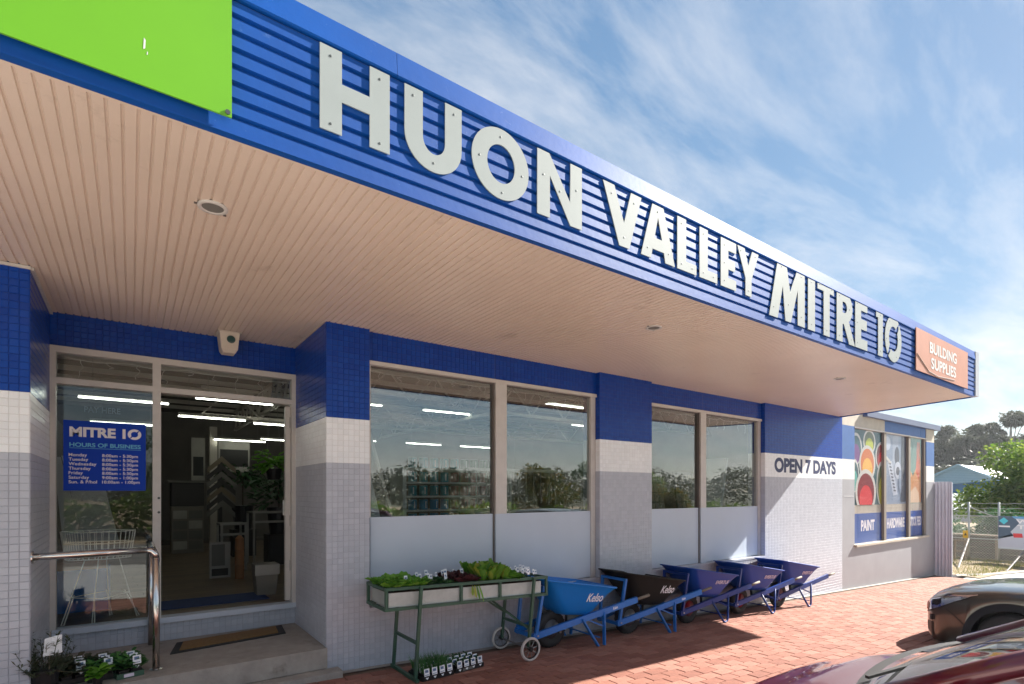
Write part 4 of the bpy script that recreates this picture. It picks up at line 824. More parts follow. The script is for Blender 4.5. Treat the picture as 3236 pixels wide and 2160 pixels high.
lm = thing('lime_leaved_seedling', 'lime green broad leaved seedling pot on the edge of the step', 'plant', (-.185, 4.775, zs)); part('pot', MB().lathe([(.026,.001),(.036,.06)], 16), 'black_plastic', lm, world=False); part('foliage', LIME, None, lm, world=False).location = (0,0,.055)
sh = thing('potted_shrub', 'potted shrub with narrow olive leaves and hanging paper tag on the step', 'plant', (-.475, 4.83, zs))
part('pot', MB().lathe([(.065,.001),(.085,.15),(.09,.15),(.09,.16)], 18), 'black_plastic', sh, world=False)
rnd = random.Random(5); stm = MB(); lf = MB()
for k in range(44):
    a = rnd.uniform(0,6.28); r = rnd.uniform(.03,.22); top = Vector((r*math.cos(a)*1.1, r*math.sin(a)*.8, rnd.uniform(.20,.44) - r*.5 + (.14 if k in (3,7) else 0))); p0 = Vector((0.02*math.cos(a), .02*math.sin(a), .14))
    mid = (p0+top)/2 + Vector((.03*math.cos(a), .03*math.sin(a), -.01)); stm.tube([p0, mid, top], [.003,.0025,.0012], 5)
    for q in range(22):
        t_ = rnd.uniform(.25,1); c = p0.lerp(mid, t_*2) if t_ < .5 else mid.lerp(top, t_*2-1); b_ = rnd.uniform(0,6.28); lf.leaf(c, (math.cos(b_), math.sin(b_), rnd.uniform(.2,1.2)), rnd.uniform(.03,.065), rnd.uniform(.007,.012), .15)
part('stems', stm, 'leaf_olive', sh, world=False); part('foliage', lf, 'leaf_olive', sh, world=False)
part('stake', MB().tube([(.03,-.05,.15),(.035,-.055,.42)], .003, 6), 'timber_pale', sh, world=False); part('paper_tag', MB().add([(.045,-.062,.385),(.098,-.075,.395),(.10,-.085,.275),(.048,-.075,.262),(.010,-.085,.380),(.002,-.10,.265)], [(0,3,2,1),(0,4,5,3)]), 'tag_white', sh, world=False)
# ------------------------------------------------------------------ shop interior, seen through the door and windows
FL = .40
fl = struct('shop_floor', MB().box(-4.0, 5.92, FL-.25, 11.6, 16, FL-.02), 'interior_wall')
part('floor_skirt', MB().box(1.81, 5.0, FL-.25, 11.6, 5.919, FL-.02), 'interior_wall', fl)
bm_ = MB().bbox(0.001,.001,-.02,.899,.149,0,.0015).mesh('plank', 'vinyl'); rst = MB(); k = 0
for j in range(56):
    y = 5.925 + j*.15; x = -1.2 - (j*.37 % .9)
    while x < 3.2:
        if j < 26: link('plank', bm_, fl, (x, y, FL))
        else: rst.box(x+.001, y+.001, FL-.02, x+.899, y+.149, FL)
        x += .9
part('far_planks', rst, 'vinyl', fl, stuff=True)
inn = thing('shop_interior', 'dim shop interior with open steel roof trusses behind the glass', 'room', (4, 10, FL))
P = lambda n, mb, m, sm=False: part(n, mb, m, inn, smooth=sm)
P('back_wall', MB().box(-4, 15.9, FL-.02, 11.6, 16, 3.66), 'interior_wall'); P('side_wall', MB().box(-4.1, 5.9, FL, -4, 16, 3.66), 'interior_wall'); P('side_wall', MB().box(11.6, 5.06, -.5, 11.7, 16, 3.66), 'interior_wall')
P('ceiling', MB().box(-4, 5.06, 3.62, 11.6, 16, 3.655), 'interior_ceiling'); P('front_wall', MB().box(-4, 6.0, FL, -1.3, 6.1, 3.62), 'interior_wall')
for y in (6.4,7.3,8.2,9.1,10.0,10.9,11.8,12.7,13.6,14.5): P('purlin', MB().box(-4, y, 3.54, 11.6, y+.05, 3.618), 'truss_paint')
def truss(p, q, h, n, r=.022):
    p = Vector(p); q = Vector(q); t = P('truss', MB().bar(p, q, .06, .05), 'truss_paint'); up = Vector((0,0,h)); part('top_chord', MB().bar(p+up, q+up, .06, .05), 'truss_paint', t)
    for k in range(n):
        a = p.lerp(q, k/n); b = p.lerp(q, (k+.5)/n) + up; c = p.lerp(q, (k+1)/n); part('web', MB().bar(a, b, r, r), 'truss_paint', t); part('web', MB().bar(b, c, r, r), 'truss_paint', t)
truss((1.95,6.1,3.02), (1.95,13.5,3.02), .40, 11, .03); truss((1.0,10.6,2.95), (11.4,10.6,2.95), .48, 11); truss((2.0,7.6,2.98), (11.4,7.6,2.98), .48, 12); truss((5.4,5.2,3.05), (5.4,13.5,3.05), .42, 9)
P('column', MB().box(1.38, 12.9, FL, 1.52, 13.04, 3.0), 'truss_paint')
def tube_light(label, x, y, z, L=1.0, ax='x'):
    t = thing('tube_light', label, 'light', (x, y, z), 0 if ax == 'x' else R(90), 'fluorescent tube lights in the shop')
    part('batten', MB().box(-L/2, -.045, .02, L/2, .045, .06), 'interior_white', t, world=False); part('tube', MB().tube([(-L/2,0,0),(L/2,0,0)], .010, 8), 'tube_lit', t, world=False)
    for s in (-1,1): part('hanger', MB().tube([(s*L*.35,0,.06),(s*L*.35,0,3.6-z)], .003, 4), 'steel_dark', t, world=False)
for k, (x, y, z) in enumerate([(1.25,8.6,2.92),(1.15,10.3,2.86),(2.25,10.1,2.80),(1.95,12.8,2.72),(-.05,9.0,2.86),(-.05,11.5,2.80),(3.1,8.9,3.12),(4.9,8.9,3.12),(4.2,10.9,2.98),(7.0,10.9,2.98),(8.6,8.9,3.12),(9.0,10.9,2.98),(4.4,12.5,2.85),(6.2,12.5,2.85),(3.0,13.6,2.85),(7.8,12.5,2.85),(10.4,9.2,3.06),(6.2,7.0,3.12)]):
    tube_light('fluorescent tube light hanging in the shop', x, y, z)
# paint shelving behind the first window
sv = thing('paint_shelves', 'open shelving of paint tins behind the first window', 'shelving', (3.3, 6.6, FL))
for x in (2.844, 4.50): part('upright', MB().box(x-.025, 6.28, FL, x+.025, 6.70, 1.93), 'shelf', sv)
SH = [.82, 1.005, 1.19, 1.373, 1.556, 1.738, 1.92]
for z in SH: part('shelf', MB().box(2.870, 6.28, z-.022, 4.474, 6.70, z), 'shelf', sv)
part('back_panel', MB().box(2.870, 6.701, FL, 4.474, 6.715, 1.93), 'mdf', sv)
def tin(m):
    t = thing('paint_tin', 'paint tin', 'tin'); part('can', MB().lathe([(.078,0),(.08,.004),(.08,.185),(.082,.188)], 18), m, t, smooth=True, world=False); part('lid', MB().lathe([(.080,.188),(.074,.196),(.066,.190)], 18), 'tin_lid', t, world=False); part('label_band', MB().grid(lambda u, v: (.0812*math.cos(R(-100+u*16)), .0812*math.sin(R(-100+u*16)), .03+v*.13), 6, 1), 'tag_white' if m != 'tin_red' else 'sample_tan', t, world=False); return t
tins = {m: tin(m) for m in ('tin_teal','tin_blue','tin_red','tin_green')}; used = set()
words = {'tin_teal': 'teal paint tin on the shelves behind the first window', 'tin_blue': 'mid blue paint tin on the lower shelves behind the first window', 'tin_red': 'brick red paint tin on the shelves behind the first window', 'tin_green': 'green paint tin on the shelves behind the first window'}
for si, z in enumerate(SH[2:]):
    for k in range(10):
        x = 2.99 + k*.157; m = ('tin_blue' if si < 2 and k < 4 else 'tin_teal' if k < 4 else 'tin_red' if k < 8 else 'tin_green') if si < 4 else ('tin_teal' if k < 5 else 'tin_green')
        p = (x, 6.36, z+.001)
        if m in used: o = dup(tins[m], p)
        else: o = tins[m]; o.location = p; used.add(m)
        o['label'] = words[m]; o.scale = (.70,.70,.70); o['group'] = m.replace('tin_', '') + ' paint tins on the shelves'; o.rotation_euler = (0,0,random.uniform(-.25,.25))
lb = thing('leaning_board', 'white edged chipboard sheet leaning inside the first window', 'board', (2.2, 5.3, FL))
part('sheet', MB().prism([(1.875,2.19),(1.90,2.19),(2.41,.42),(2.385,.42)], 5.03, 5.5, 'y'), 'mdf', lb); part('white_edge', MB().prism([(1.88,2.195),(1.912,2.195),(2.425,.42),(2.392,.42)], 5.005, 5.029, 'y'), 'interior_white', lb)
sb = single('saw_display', MB().prism([(1.85,1.80),(1.90,1.75),(2.06,1.10),(2.02,1.0),(1.85,1.2)], 4.975, 4.985, 'y'), 'board_white', 'pale toothed card display beside the leaning sheet', 'display')
# brush rack behind the right pane of the first bay
rk = thing('brush_rack', 'rack of long white brushes hanging behind the right hand pane', 'rack', (4.2, 6.2, FL)); part('rail', MB().box(3.75, 6.18, 1.90, 5.4, 6.22, 1.94), 'shelf', rk); part('counter', MB().box(3.75, 6.0, .42, 5.4, 6.45, 1.32), 'cabinet_dark', rk); part('counter_top', MB().box(3.73, 5.98, 1.321, 5.42, 6.47, 1.345), 'shelf', rk)
for k in range(11):
    x = 3.85 + k*.142 + random.uniform(-.02,.02); bq = part('brush', MB().tube([(x,6.16,1.90),(x,6.16,1.52+random.uniform(-.02,.02))], .008, 6), 'interior_white', rk); part('brush_head', MB().lathe([(.011,0),(.018,.05),(.011,.09)], 8, (x,6.16,1.44)), 'interior_white', bq)
cr = single('bent_pipe', MB().tube([(3.98,5.6,FL)] + [(3.98-.16*(1-math.cos(R(t))), 5.6, 1.42+.16*math.sin(R(t))) for t in range(0,91,15)], .016, 8), 'interior_white', 'bent white pipe standing behind the right hand pane', 'pipe')
# tile display boards leaning behind the second bay
for k, (x, lab) in enumerate(((5.95, 'dark tile sample board leaning inside the second bay, nearest the tiled pier'), (6.45, 'dark tile sample board leaning inside the second bay, beside the mullion'), (7.25, 'dark tile sample board leaning inside the second bay, beyond the mullion'))):
    t = thing('sample_board', lab, 'display board', (x, 5.4, FL)); part('board', MB().add([(x,5.30,FL),(x+.48,5.30,FL),(x+.62,5.62,1.95),(x+.16,5.62,1.95),(x,5.33,FL),(x+.48,5.33,FL),(x+.62,5.65,1.95),(x+.16,5.65,1.95)], [(0,1,2,3),(7,6,5,4),(0,4,5,1),(1,5,6,2),(2,6,7,3),(3,7,4,0)]), 'cabinet_dark', t)
    for r in range(7):
        for c in range(4):
            q = lambda a, b: Vector((x,5.296,FL)).lerp(Vector((x+.16,5.616,1.95)), b) + Vector((.47*a,0,0)); a0, a1, b0, b1 = c/4+.02, c/4+.23, .28+r*.1, .28+r*.1+.085
            part('sample', MB().add([q(a0,b0),q(a1,b0),q(a1,b1),q(a0,b1)], [(0,1,2,3)]), ('sample_tan','sample_grey','mdf')[(r*5+c*3+k) % 3], t)
wbd = single('white_board', MB().prism([(8.05,.42),(8.12,.42),(8.50,2.2),(8.43,2.2)], 5.3, 5.9, 'y'), 'board_white', 'white sheet leaning at the end of the second bay', 'board')
sgn = single('hanging_sign', stand(text_mesh('hanging_sign', 'PAY HERE', 'board_white', .1, .003, .001, width=.30, height=.060), -.38, 7.0, 2.43), None, 'pale letters PAY HERE hanging behind the door glass', 'sign')
# basket stand in the left pane
bk = thing('wire_basket_stand', 'white wire basket on splayed wire legs behind the left glass', 'basket', (-.22, 6.3, FL))
W = lambda n, pts, r=.006: part(n, MB().tube(pts, r, 5), 'wire_white', bk)
def rp(t, rx, ry, z): return (-.235+rx*math.cos(t), 6.32+ry*math.sin(t), z)
for z, rx, ry in ((1.238,.28,.17),(1.13,.265,.16),(.985,.245,.145)):
    W('hoop', [rp(2*math.pi*k/24, rx, ry, z) for k in range(25)], .005)
for k in range(34): t_ = 2*math.pi*k/34; W('wire', [rp(t_,.28,.17,1.238), rp(t_,.245,.145,.985)], .0038)
for k in range(7): W('floor_wire', [(-.45+k*.07, 6.20, .985), (-.45+k*.07, 6.44, .985)], .0035)
feet = [(-.50,6.20),(-.28,6.13),(-.16,6.47),(.055,6.28)]
for fx, fy in feet:
    tx, ty = -.235 + (fx+.235)*.45, 6.32 + (fy-6.32)*.45; W('leg', [(tx+.02,ty,.985),(fx,fy,FL+.006),(fx+.02,fy+.015,FL+.006),(tx*.6+fx*.4,ty*.6+fy*.4+.05,.66)], .005)
W('tie', [(-.44,6.24,.645),(-.21,6.19,.62),(.0,6.29,.645),(-.17,6.42,.655),(-.44,6.24,.645)], .004)
bb = thing('blue_crate', 'blue crate with cardboard top behind the wire basket', 'crate', (-.4, 7.1, FL)); part('crate', MB().bbox(-.62,6.85,FL,-.17,7.3,FL+.42,.012), 'box_blue', bb); part('cardboard_lid', MB().box(-.60,6.87,FL+.421,-.19,7.28,FL+.50), 'cardboard', bb)
single('leaning_sheet', MB().prism([(-.66,1.98),(-.60,1.98),(-.28,.42),(-.52,.42)], 7.4, 7.42, 'y'), 'board_white', 'pale sheet leaning behind the hours board', 'board')
single('leaning_door', MB().prism([(-.60,2.0),(-.30,2.0),(-.10,1.05),(-.42,1.05)], 7.5, 7.53, 'y'), 'board_white', 'white door panel leaning behind the blue crate', 'board')
# things seen through the open door
cd = thing('drawer_cabinet', 'grey drawer cabinet with dark screen on top deep inside the shop', 'cabinet', (.95, 12.3, FL))
part('carcass', MB().box(.66,12.2,FL,1.20,12.7,1.32), 'cabinet', cd); part('desk_top', MB().box(.60,12.15,1.79,1.26,12.75,1.83), 'sample_grey', cd); part('dark_front', MB().box(.655,12.19,1.325,1.205,12.7,1.788), 'cabinet_dark', cd)
for r in range(4):
    for c in range(2): part('drawer', MB().box(.685+c*.26,12.185,.48+r*.2,.685+c*.26+.23,12.199,.48+r*.2+.16), 'sample_grey' if (r+c) % 3 else 'interior_white', cd)
ch = thing('chevron_display', 'stacked chevron frame samples on a stand inside the door', 'display', (1.25, 10.5, FL)); part('stand_post', MB().box(1.27,10.62,FL,1.33,10.68,2.1), 'cabinet_dark', ch)
for k, m in enumerate(('sample_grey','cabinet_dark','sample_tan','cabinet_dark','sample_grey','cabinet_dark','sample_tan')):
    z = 1.15 + k*.13; part('chevron', MB().add([(1.08,10.5-.01*k,z),(1.30,10.5-.01*k,z+.2),(1.52,10.5-.01*k,z),(1.52,10.5-.01*k,z+.09),(1.30,10.5-.01*k,z+.30),(1.08,10.5-.01*k,z+.09)], [(0,1,4,5),(1,2,3,4)]), m, ch)
def wall_print(x0, x1, y, z0, z1, lab, inner):
    t = thing('wall_poster', lab, 'poster', ((x0+x1)/2, y, z0)); part('card', MB().box(x0,y,z0,x1,y+.01,z1), 'interior_white', t); part('dark_print', MB().box(x0+.03,y-.002,z0+inner[0],x1-.03,y-.0005,z0+inner[1]), 'print_black', t)
wall_print(1.05,1.30,12.95,1.85,2.75,'tall pale poster on the column inside',(.1,.5)); wall_print(1.58,2.20,13.2,2.05,2.75,'pale board with a black picture band inside',(.12,.5))
# greenery inside
def clump(rnd, n, rx, ry, rz, L, W, m, name='foliage'):
    mb = MB()
    for k in range(n):
        a = rnd.uniform(0,6.28); e = rnd.uniform(-.6,1.3); r = rnd.random()**.5; p = Vector((rx*r*math.cos(a)*math.cos(e*.7), ry*r*math.sin(a)*math.cos(e*.7), rz*math.sin(e)*r)); mb_l(mb, p, (math.cos(a), math.sin(a), rnd.uniform(-.3,.9)), L*rnd.uniform(.6,1.2), W*rnd.uniform(.7,1.2), .35, rnd)
    return mb.mesh(name, m, True)
rnd = random.Random(11)
hp = thing('hanging_plant', 'lime leaved hanging plant in a dark pot inside the doorway', 'plant', (1.85, 9.0, 2.05)); part('pot', MB().lathe([(.09,-.25),(.13,-.08),(.135,-.08)], 16), 'black_plastic', hp, world=False); part('foliage', clump(rnd,90,.20,.20,.22,.16,.09,'leaf_lime'), None, hp, world=False)
for s in (-1,1): part('hanger_wire', MB().tube([(s*.12,0,-.08),(0,0,1.5)], .003, 4), 'steel_dark', hp, world=False)
for k, (x, y, z, s, lab) in enumerate(((2.05,9.6,1.55,.42,'dark leafy pot plant under the hanging plant'),(2.55,9.9,1.7,.5,'bushy dark pot plant behind the open door leaf'),(1.75,11.2,1.85,.4,'dark foliage plant behind the chevron samples'))):
    o = thing('pot_plant', lab, 'plant', (x, y, FL), 0, 'pot plants inside the shop'); part('pot', MB().lathe([(.14,.5),(.19,.95)], 16), 'black_plastic', o, world=False); part('foliage', clump(rnd,170,s,s*.7,s*.8,.2,.07,'leaf_dark'), None, o, world=False).location = (0,0,z-FL)
    part('stem', MB().tube([(0,0,.9),(0,0,z-FL+.1)], .012, 6), 'bark', o, world=False); part('plinth', MB().box(-.2,-.2,0,.2,.2,.5), 'cabinet_dark', o, world=False)
def bench(x, y, w_, d_, h, lab):
    t = thing('display_bench', lab, 'bench', (x, y, FL)); 
    for sx in (0,1):
        for sy in (0,1): part('leg', MB().box(x+sx*(w_-.03),y+sy*(d_-.03),FL,x+sx*(w_-.03)+.03,y+sy*(d_-.03)+.03,FL+h), 'interior_white', t)
    for dz in (0,-.16): part('rail', MB().box(x-.01,y-.01,FL+h+dz,x+w_+.01,y,FL+h+dz+.035), 'interior_white', t)
    part('top', MB().box(x,y+.001,FL+h-.01,x+w_,y+d_,FL+h+.02), 'sample_grey', t)
bench(1.62,9.4,1.1,.6,.86,'white steel bench behind the waste bin'); bench(1.12,9.1,.36,.5,.70,'small white steel bench behind the notice frames')
nf = thing('notice_frame', 'white framed notice stand on the shop floor inside the door', 'sign', (1.0,8.45,FL)); part('frame', MB().box(.90,8.44,FL,1.16,8.46,FL+.50), 'interior_white', nf); part('picture', MB().box(.925,8.435,FL+.17,1.09,8.4395,FL+.47), 'sample_grey', nf); part('print_strip', MB().box(.925,8.435,FL+.03,1.13,8.4395,FL+.13), 'cabinet_dark', nf)
gc = single('gas_bottle_stack', MB().lathe([(.06,0),(.06,.18),(.05,.19),(.06,.2),(.06,.38),(.05,.39),(.06,.4),(.055,.56),(.02,.6)], 14, (1.24,8.2,FL)), 'cardboard', 'stack of red canisters beside the notice frame', 'canister')
wbn = thing('waste_bin', 'dark square tub with pale rim just inside the door', 'bin', (1.30,6.78,FL)); part('tub', MB().add([(1.20,6.70,FL),(1.40,6.70,FL),(1.40,6.90,FL),(1.20,6.90,FL),(1.17,6.67,FL+.36),(1.43,6.67,FL+.36),(1.43,6.93,FL+.36),(1.17,6.93,FL+.36)], [(3,2,1,0),(4,5,6,7),(0,1,5,4),(1,2,6,5),(2,3,7,6),(3,0,4,7)]), 'cabinet', wbn); part('pale_panel', MB().box(1.168,6.655,FL+.24,1.432,6.668,FL+.36), 'interior_white', wbn)
single('floor_runner', MB().box(.18,6.45,FL+.001,1.28,6.95,FL+.008), 'mat_blue', 'blue patterned runner mat just inside the doorway', 'mat')

def icicles(label, x0, x1, y, z, seed):
    r = random.Random(seed); t = thing('string_lights', label, 'string lights', ((x0+x1)/2, y, z)); n = int((x1-x0)/.05)
    main = [(x0+(x1-x0)*k/n, y, z - .02*abs(math.sin(k*.35)) + r.uniform(-.006,.006)) for k in range(n+1)]
    part('cable', MB().tube(main, .0028, 4), 'wire_white', t)
    for k in range(2, n, 4):
        p = Vector(main[k]); d = [p]; L = r.uniform(.05,.17)
        for q in range(5): d.append(p + Vector((r.uniform(-.03,.03), r.uniform(-.01,.01), -L*(q+1)/5)))
        part('drop', MB().tube(d, .0022, 4), 'wire_white', t)
icicles('unlit string lights inside the left pane of the first window', 1.86, 3.22, 4.905, 2.775, 1); icicles('unlit string lights inside the right pane of the first window', 3.42, 4.70, 4.905, 2.77, 2)
icicles('unlit string lights inside the second window bay', 5.85, 8.55, 4.905, 2.77, 3); icicles('unlit string lights inside the glass over the door', -.45, 1.34, 5.91, 2.765, 4)
# ------------------------------------------------------------------ parked cars, noses to the kerb
def lerp_tab(tab, t):
    if t <= tab[0][0]: return tab[0][1]
    for (a, va), (b, vb) in zip(tab[:-1], tab[1:]):
        if t <= b:
            k = (t-a)/(b-a); k = k*k*(3-2*k)*.5 + k*.5; return va + (vb-va)*k
    return tab[-1][1]
def make_car(name, label, loc, W, paint, hood, glassh, drop=0.0):
    c = thing(name, label, 'car', loc); hw = W/2; L = 4.35
    P = lambda n, mb, m, par=c, sm=False: part(n, mb, m, par, smooth=sm, world=False)
    wt = [(0,.60),(.03,.70),(.10,.82),(.22,.92),(.45,.975),(.9,1.0),(3.5,1.0),(4.0,.96),(4.25,.86),(4.35,.72)]
    zs = [(0,.60*hood),(.04,.655*hood),(.12,.71*hood),(.35,.80*hood),(.8,.885*hood),(1.4,.94*hood),(3.6,1.0*hood),(4.2,.98*hood),(4.35,.80*hood)]
    zt_ = [(0,.66*hood),(.03,.725*hood),(.10,.80*hood),(.30,.885*hood),(.7,.955*hood),(1.15,1.0*hood),(1.4,1.0*hood),(3.6,1.02*hood),(4.2,1.02*hood),(4.35,.86*hood)]
    zs = [(t, z - drop*max(0, 1.15-t)*.8) for t, z in zs]; zt_ = [(t, z - drop*max(0, 1.15-t)) for t, z in zt_]
    TW, TR, RA, ZW = .86, 3.47, .375, .325
    def zb(t):
        z = lerp_tab([(0,.26),(.12,.19),(.4,.20),(4.0,.22),(4.35,.34)], t)
        for tw in (TW, TR):
            if abs(t-tw) < RA: z = max(z, ZW + math.sqrt(RA*RA - (t-tw)**2))
        return z
    def sec(t):
        w_ = hw*lerp_tab(wt, t); b = zb(t); s = lerp_tab(zs, t); tp = lerp_tab(zt_, t); b = min(b, s-.06)
        return [(w_*.955,b), (w_*.985,b+(s-b)*.25), (w_,b+(s-b)*.55), (w_*.992,b+(s-b)*.82), (w_*.972,s), (w_*.935,s+(tp-s)*.32), (w_*.86,s+(tp-s)*.58), (w_*.62,s+(tp-s)*.86), (w_*.3,s+(tp-s)*.97), (0,tp)]
    ts = sorted(set([0,.015,.03,.05,.08,.12,.17,.22,.28,.34,.40,.45] + [TW+RA*math.cos(R(a)) for a in range(0,181,9)] + [TR+RA*math.cos(R(a)) for a in range(0,181,12)] + [1.3,1.5,1.8,2.1,2.5,2.9,3.9,4.0,4.1,4.2,4.27,4.31,4.35]))
    ts = [t for i, t in enumerate(ts) if i == 0 or t - ts[i-1] > .004]
    rings = []
    for t in ts:
        h = sec(t); rings.append([(-x, -t, z) for x, z in h] + [(x, -t, z) for x, z in h[-2::-1]])
    bd = MB(); loft(bd, rings, closed=False, cap_last=False); n = len(rings[0]); bd.add(rings[0], [tuple(range(n))]); bd.add(rings[-1], [tuple(range(n-1,-1,-1))])
    body = P('body', bd, paint, sm=True)
    def surf(t, s, side, off=.004):
        h = sec(max(t,0)); k = s*(len(h)-1); i = min(int(k), len(h)-2); f = k-i; x = h[i][0] + (h[i+1][0]-h[i][0])*f; z = h[i][1] + (h[i+1][1]-h[i][1])*f
        nx, nz = (h[i+1][1]-h[i][1]), -(h[i+1][0]-h[i][0]); ln = math.hypot(nx, nz) or 1
        fy = off*max(0, 1-t/.3); return (side*(x + off*nx/ln), -t + fy, z + off*nz/ln)
    def patch(tl, sl, th, sh, side, nu=10, nv=5, off=.004):   # tl/sl: lower edge pts, th/sh: upper edge pts
        def fn(u, v):
            t = lerp_l(tl, u)*(1-v) + lerp_l(th, u)*v; s = lerp_l(sl, u)*(1-v) + lerp_l(sh, u)*v; return surf(t, s, side, off)
        return MB().grid(fn, nu, nv)
    def lerp_l(a, u): k = u*(len(a)-1); i = min(int(k), len(a)-2); return a[i] + (a[i+1]-a[i])*(k-i)
    for s in (-1, 1):
        hl = P('headlight', patch([.02,.12,.30,.56], [.30,.315,.36,.47], [.03,.13,.30,.56], [.49,.50,.51,.50], s, 14, 5, .003), 'lamp_chrome', sm=True)
        P('lamp_bezel', patch([.015,.12,.31,.60], [.285,.30,.345,.47], [.02,.12,.30,.58], [.305,.318,.362,.475], s, 14, 2, .005), 'car_black', hl); P('reflector', patch([.10,.16,.21], [.37,.36,.38], [.10,.16,.21], [.45,.47,.46], s, 6, 4, .005), 'car_trim', hl)
        P('lens', patch([.02,.12,.30,.57], [.295,.31,.355,.47], [.03,.13,.30,.57], [.495,.505,.515,.505], s, 14, 5, .008), 'lamp_glass', hl, True); P('indicator', patch([.012,.03,.05], [.31,.32,.33], [.014,.035,.06], [.47,.47,.47], s, 4, 3, .010), 'lamp_amber', hl)
        P('lower_grille', patch([.015,.06,.12], [.04,.04,.04], [.012,.05,.11], [.17,.18,.19], s, 5, 3, .004), 'car_black')
        P('fog_lamp', patch([.07,.10,.14], [.20,.20,.21], [.07,.10,.14], [.26,.26,.26], s, 4, 3, .006), 'car_trim')
        if True:
            P('panel_gap', patch([.26,.36,.46], [.30,.23,.16], [.262,.364,.466], [.31,.24,.17], s, 8, 1, .0025), 'car_black', body)
        P('hood_gap', patch([.12,.5,1.2], [.505,.515,.53], [.12,.5,1.2], [.513,.523,.538], s, 14, 1, .003), 'car_black', body)
        for t0 in (1.28, 2.45, 3.45): P('door_gap', patch([t0,t0], [.03,.40], [t0+.008,t0+.008], [.03,.40], s, 6, 1, .0025), 'car_black', body)
        for t0 in (2.25, 3.25): P('door_handle', MB().bbox(s*hw*1.0-.014, -t0-.10, .78*hood, s*hw*1.0+.014, -t0+.10, .81*hood, .006), paint, body)
        ar = MB()
        for tw in (TW, TR):
            def fn(u, v, tw=tw):
                a = R(-8 + 196*u); rr = RA - .012 + .075*v; t = tw + rr*math.cos(a); z = max(ZW + rr*math.sin(a), .21); w_ = hw*lerp_tab(wt, t); return (s*(w_*(1.0 if v > .5 else .995) + .010 - .03*v*0), -t, z)
            P('arch_trim', MB().grid(fn, 26, 1), 'car_trim', sm=True)
            P('wheel_well', MB().lathe([(RA+.004, s*(hw*.62)), (RA+.004, s*(hw*.985))], 30, (0,-tw,ZW), 'x', cap=False), 'car_black')
            P('well_wall', MB().lathe([(RA+.004, s*hw*.62), (.02, s*hw*.62+.001*s)], 30, (0,-tw,ZW), 'x', cap=False), 'car_black')
            wh = P('wheel', MB().lathe([(.215,s*(hw-.20)),(.215,s*(hw-.055)),(.20,s*(hw-.045)),(.19,s*(hw-.075)),(.06,s*(hw-.06)),(.03,s*(hw-.045))], 26, (0,-tw,ZW), 'x'), 'rim_steel', sm=True)
            P('tyre', MB().lathe([(.216,s*(hw-.215)),(.29,s*(hw-.22)),(.322,s*(hw-.195)),(.325,s*(hw-.10)),(.312,s*(hw-.055)),(.28,s*(hw-.040)),(.216,s*(hw-.050))], 34, (0,-tw,ZW), 'x', cap=False), 'rubber', wh, True)
            for q in range(5): a = q*2*math.pi/5; P('spoke', MB().bar((s*(hw-.052), -tw+.04*math.cos(a), ZW+.04*math.sin(a)), (s*(hw-.056), -tw+.20*math.cos(a), ZW+.20*math.sin(a)), .035, .02), 'rim_steel', wh)
    P('grille', MB().grid(lambda u, v: ((u-.5)*hw*.80, .006 - abs(u-.5)**2*.03, (.47+v*.13)*hood - drop*1.02), 10, 3), 'car_black'); P('number_plate', MB().bbox(-.18, .004, .36-drop*.5, .18, .016, .46-drop*.5, .003), 'tag_white')
    P('bumper_vent', MB().grid(lambda u, v: ((u-.5)*hw*1.0, .005 - abs(u-.5)**2*.03, .24-drop*.2+v*.10*(1-drop)), 10, 2), 'car_black')
    # greenhouse
    zc_ = .985*hood; A0, A1, C1, C0 = (-1.10, zc_), (-1.98, glassh-.03), (-3.55, glassh-.02), (-4.10, zc_+.03); wb_, wt2 = hw*.925, hw*.73
    def bil(p, q, r_, s_, u, v): return Vector(p).lerp(Vector(q), u).lerp(Vector(s_).lerp(Vector(r_), u), v)
    al, ar_ = Vector((-wb_,A0[0],A0[1])), Vector((wb_,A0[0],A0[1])); tl, tr = Vector((-wt2,A1[0],A1[1])), Vector((wt2,A1[0],A1[1])); cl_, cr_ = Vector((-wt2,C1[0],C1[1])), Vector((wt2,C1[0],C1[1])); dl, dr = Vector((-wb_*.95,C0[0],C0[1])), Vector((wb_*.95,C0[0],C0[1]))
    bow = lambda u, a: a*(1-(2*u-1)**2)
    P('windscreen', MB().grid(lambda u, v: bil(al, ar_, tr, tl, u, v) + Vector((0, bow(u,.13)*(1-.4*v), bow(v,.02))), 12, 8), 'car_glass', sm=True)
    P('rear_window', MB().grid(lambda u, v: bil(dr, dl, cl_, cr_, u, v) + Vector((0, -bow(u,.08), 0)), 8, 4), 'car_glass', sm=True)
    P('roof', MB().grid(lambda u, v: bil(tl, tr, cr_, cl_, u, v) + Vector((0, bow(u,.078)*(1-v) - bow(u,.08)*v, .012 + bow(u,.055) + bow(v,.03))), 12, 10), paint, sm=True)
    mid = lambda a, b, k: a.lerp(b, k)
    for s in (-1, 1):
        f = lambda v: Vector((v.x*s*-1, v.y, v.z)); a0, a1, c1, c0 = f(al), f(tl), f(cl_), f(dl)
        P('a_pillar', MB().tube([a0+Vector((0,.06,-.02)), mid(a0,a1,.5)+Vector((s*.012,0,.018)), a1+Vector((0,-.03,.012))], [.052,.046,.046], 10), paint, sm=True); P('roof_rail', MB().tube([a1, mid(a1,c1,.5)+Vector((s*.012,0,.03)), c1], .045, 10), paint, sm=True); P('c_pillar', MB().tube([c1, c0], [.05,.09], 10), paint, sm=True)
        b0, b1 = Vector((s*wb_*.985,-2.42,zc_)), Vector((s*wt2*1.01,-2.50,glassh-.01)); P('b_pillar', MB().bar(b0, b1, .05, .075), 'car_black')
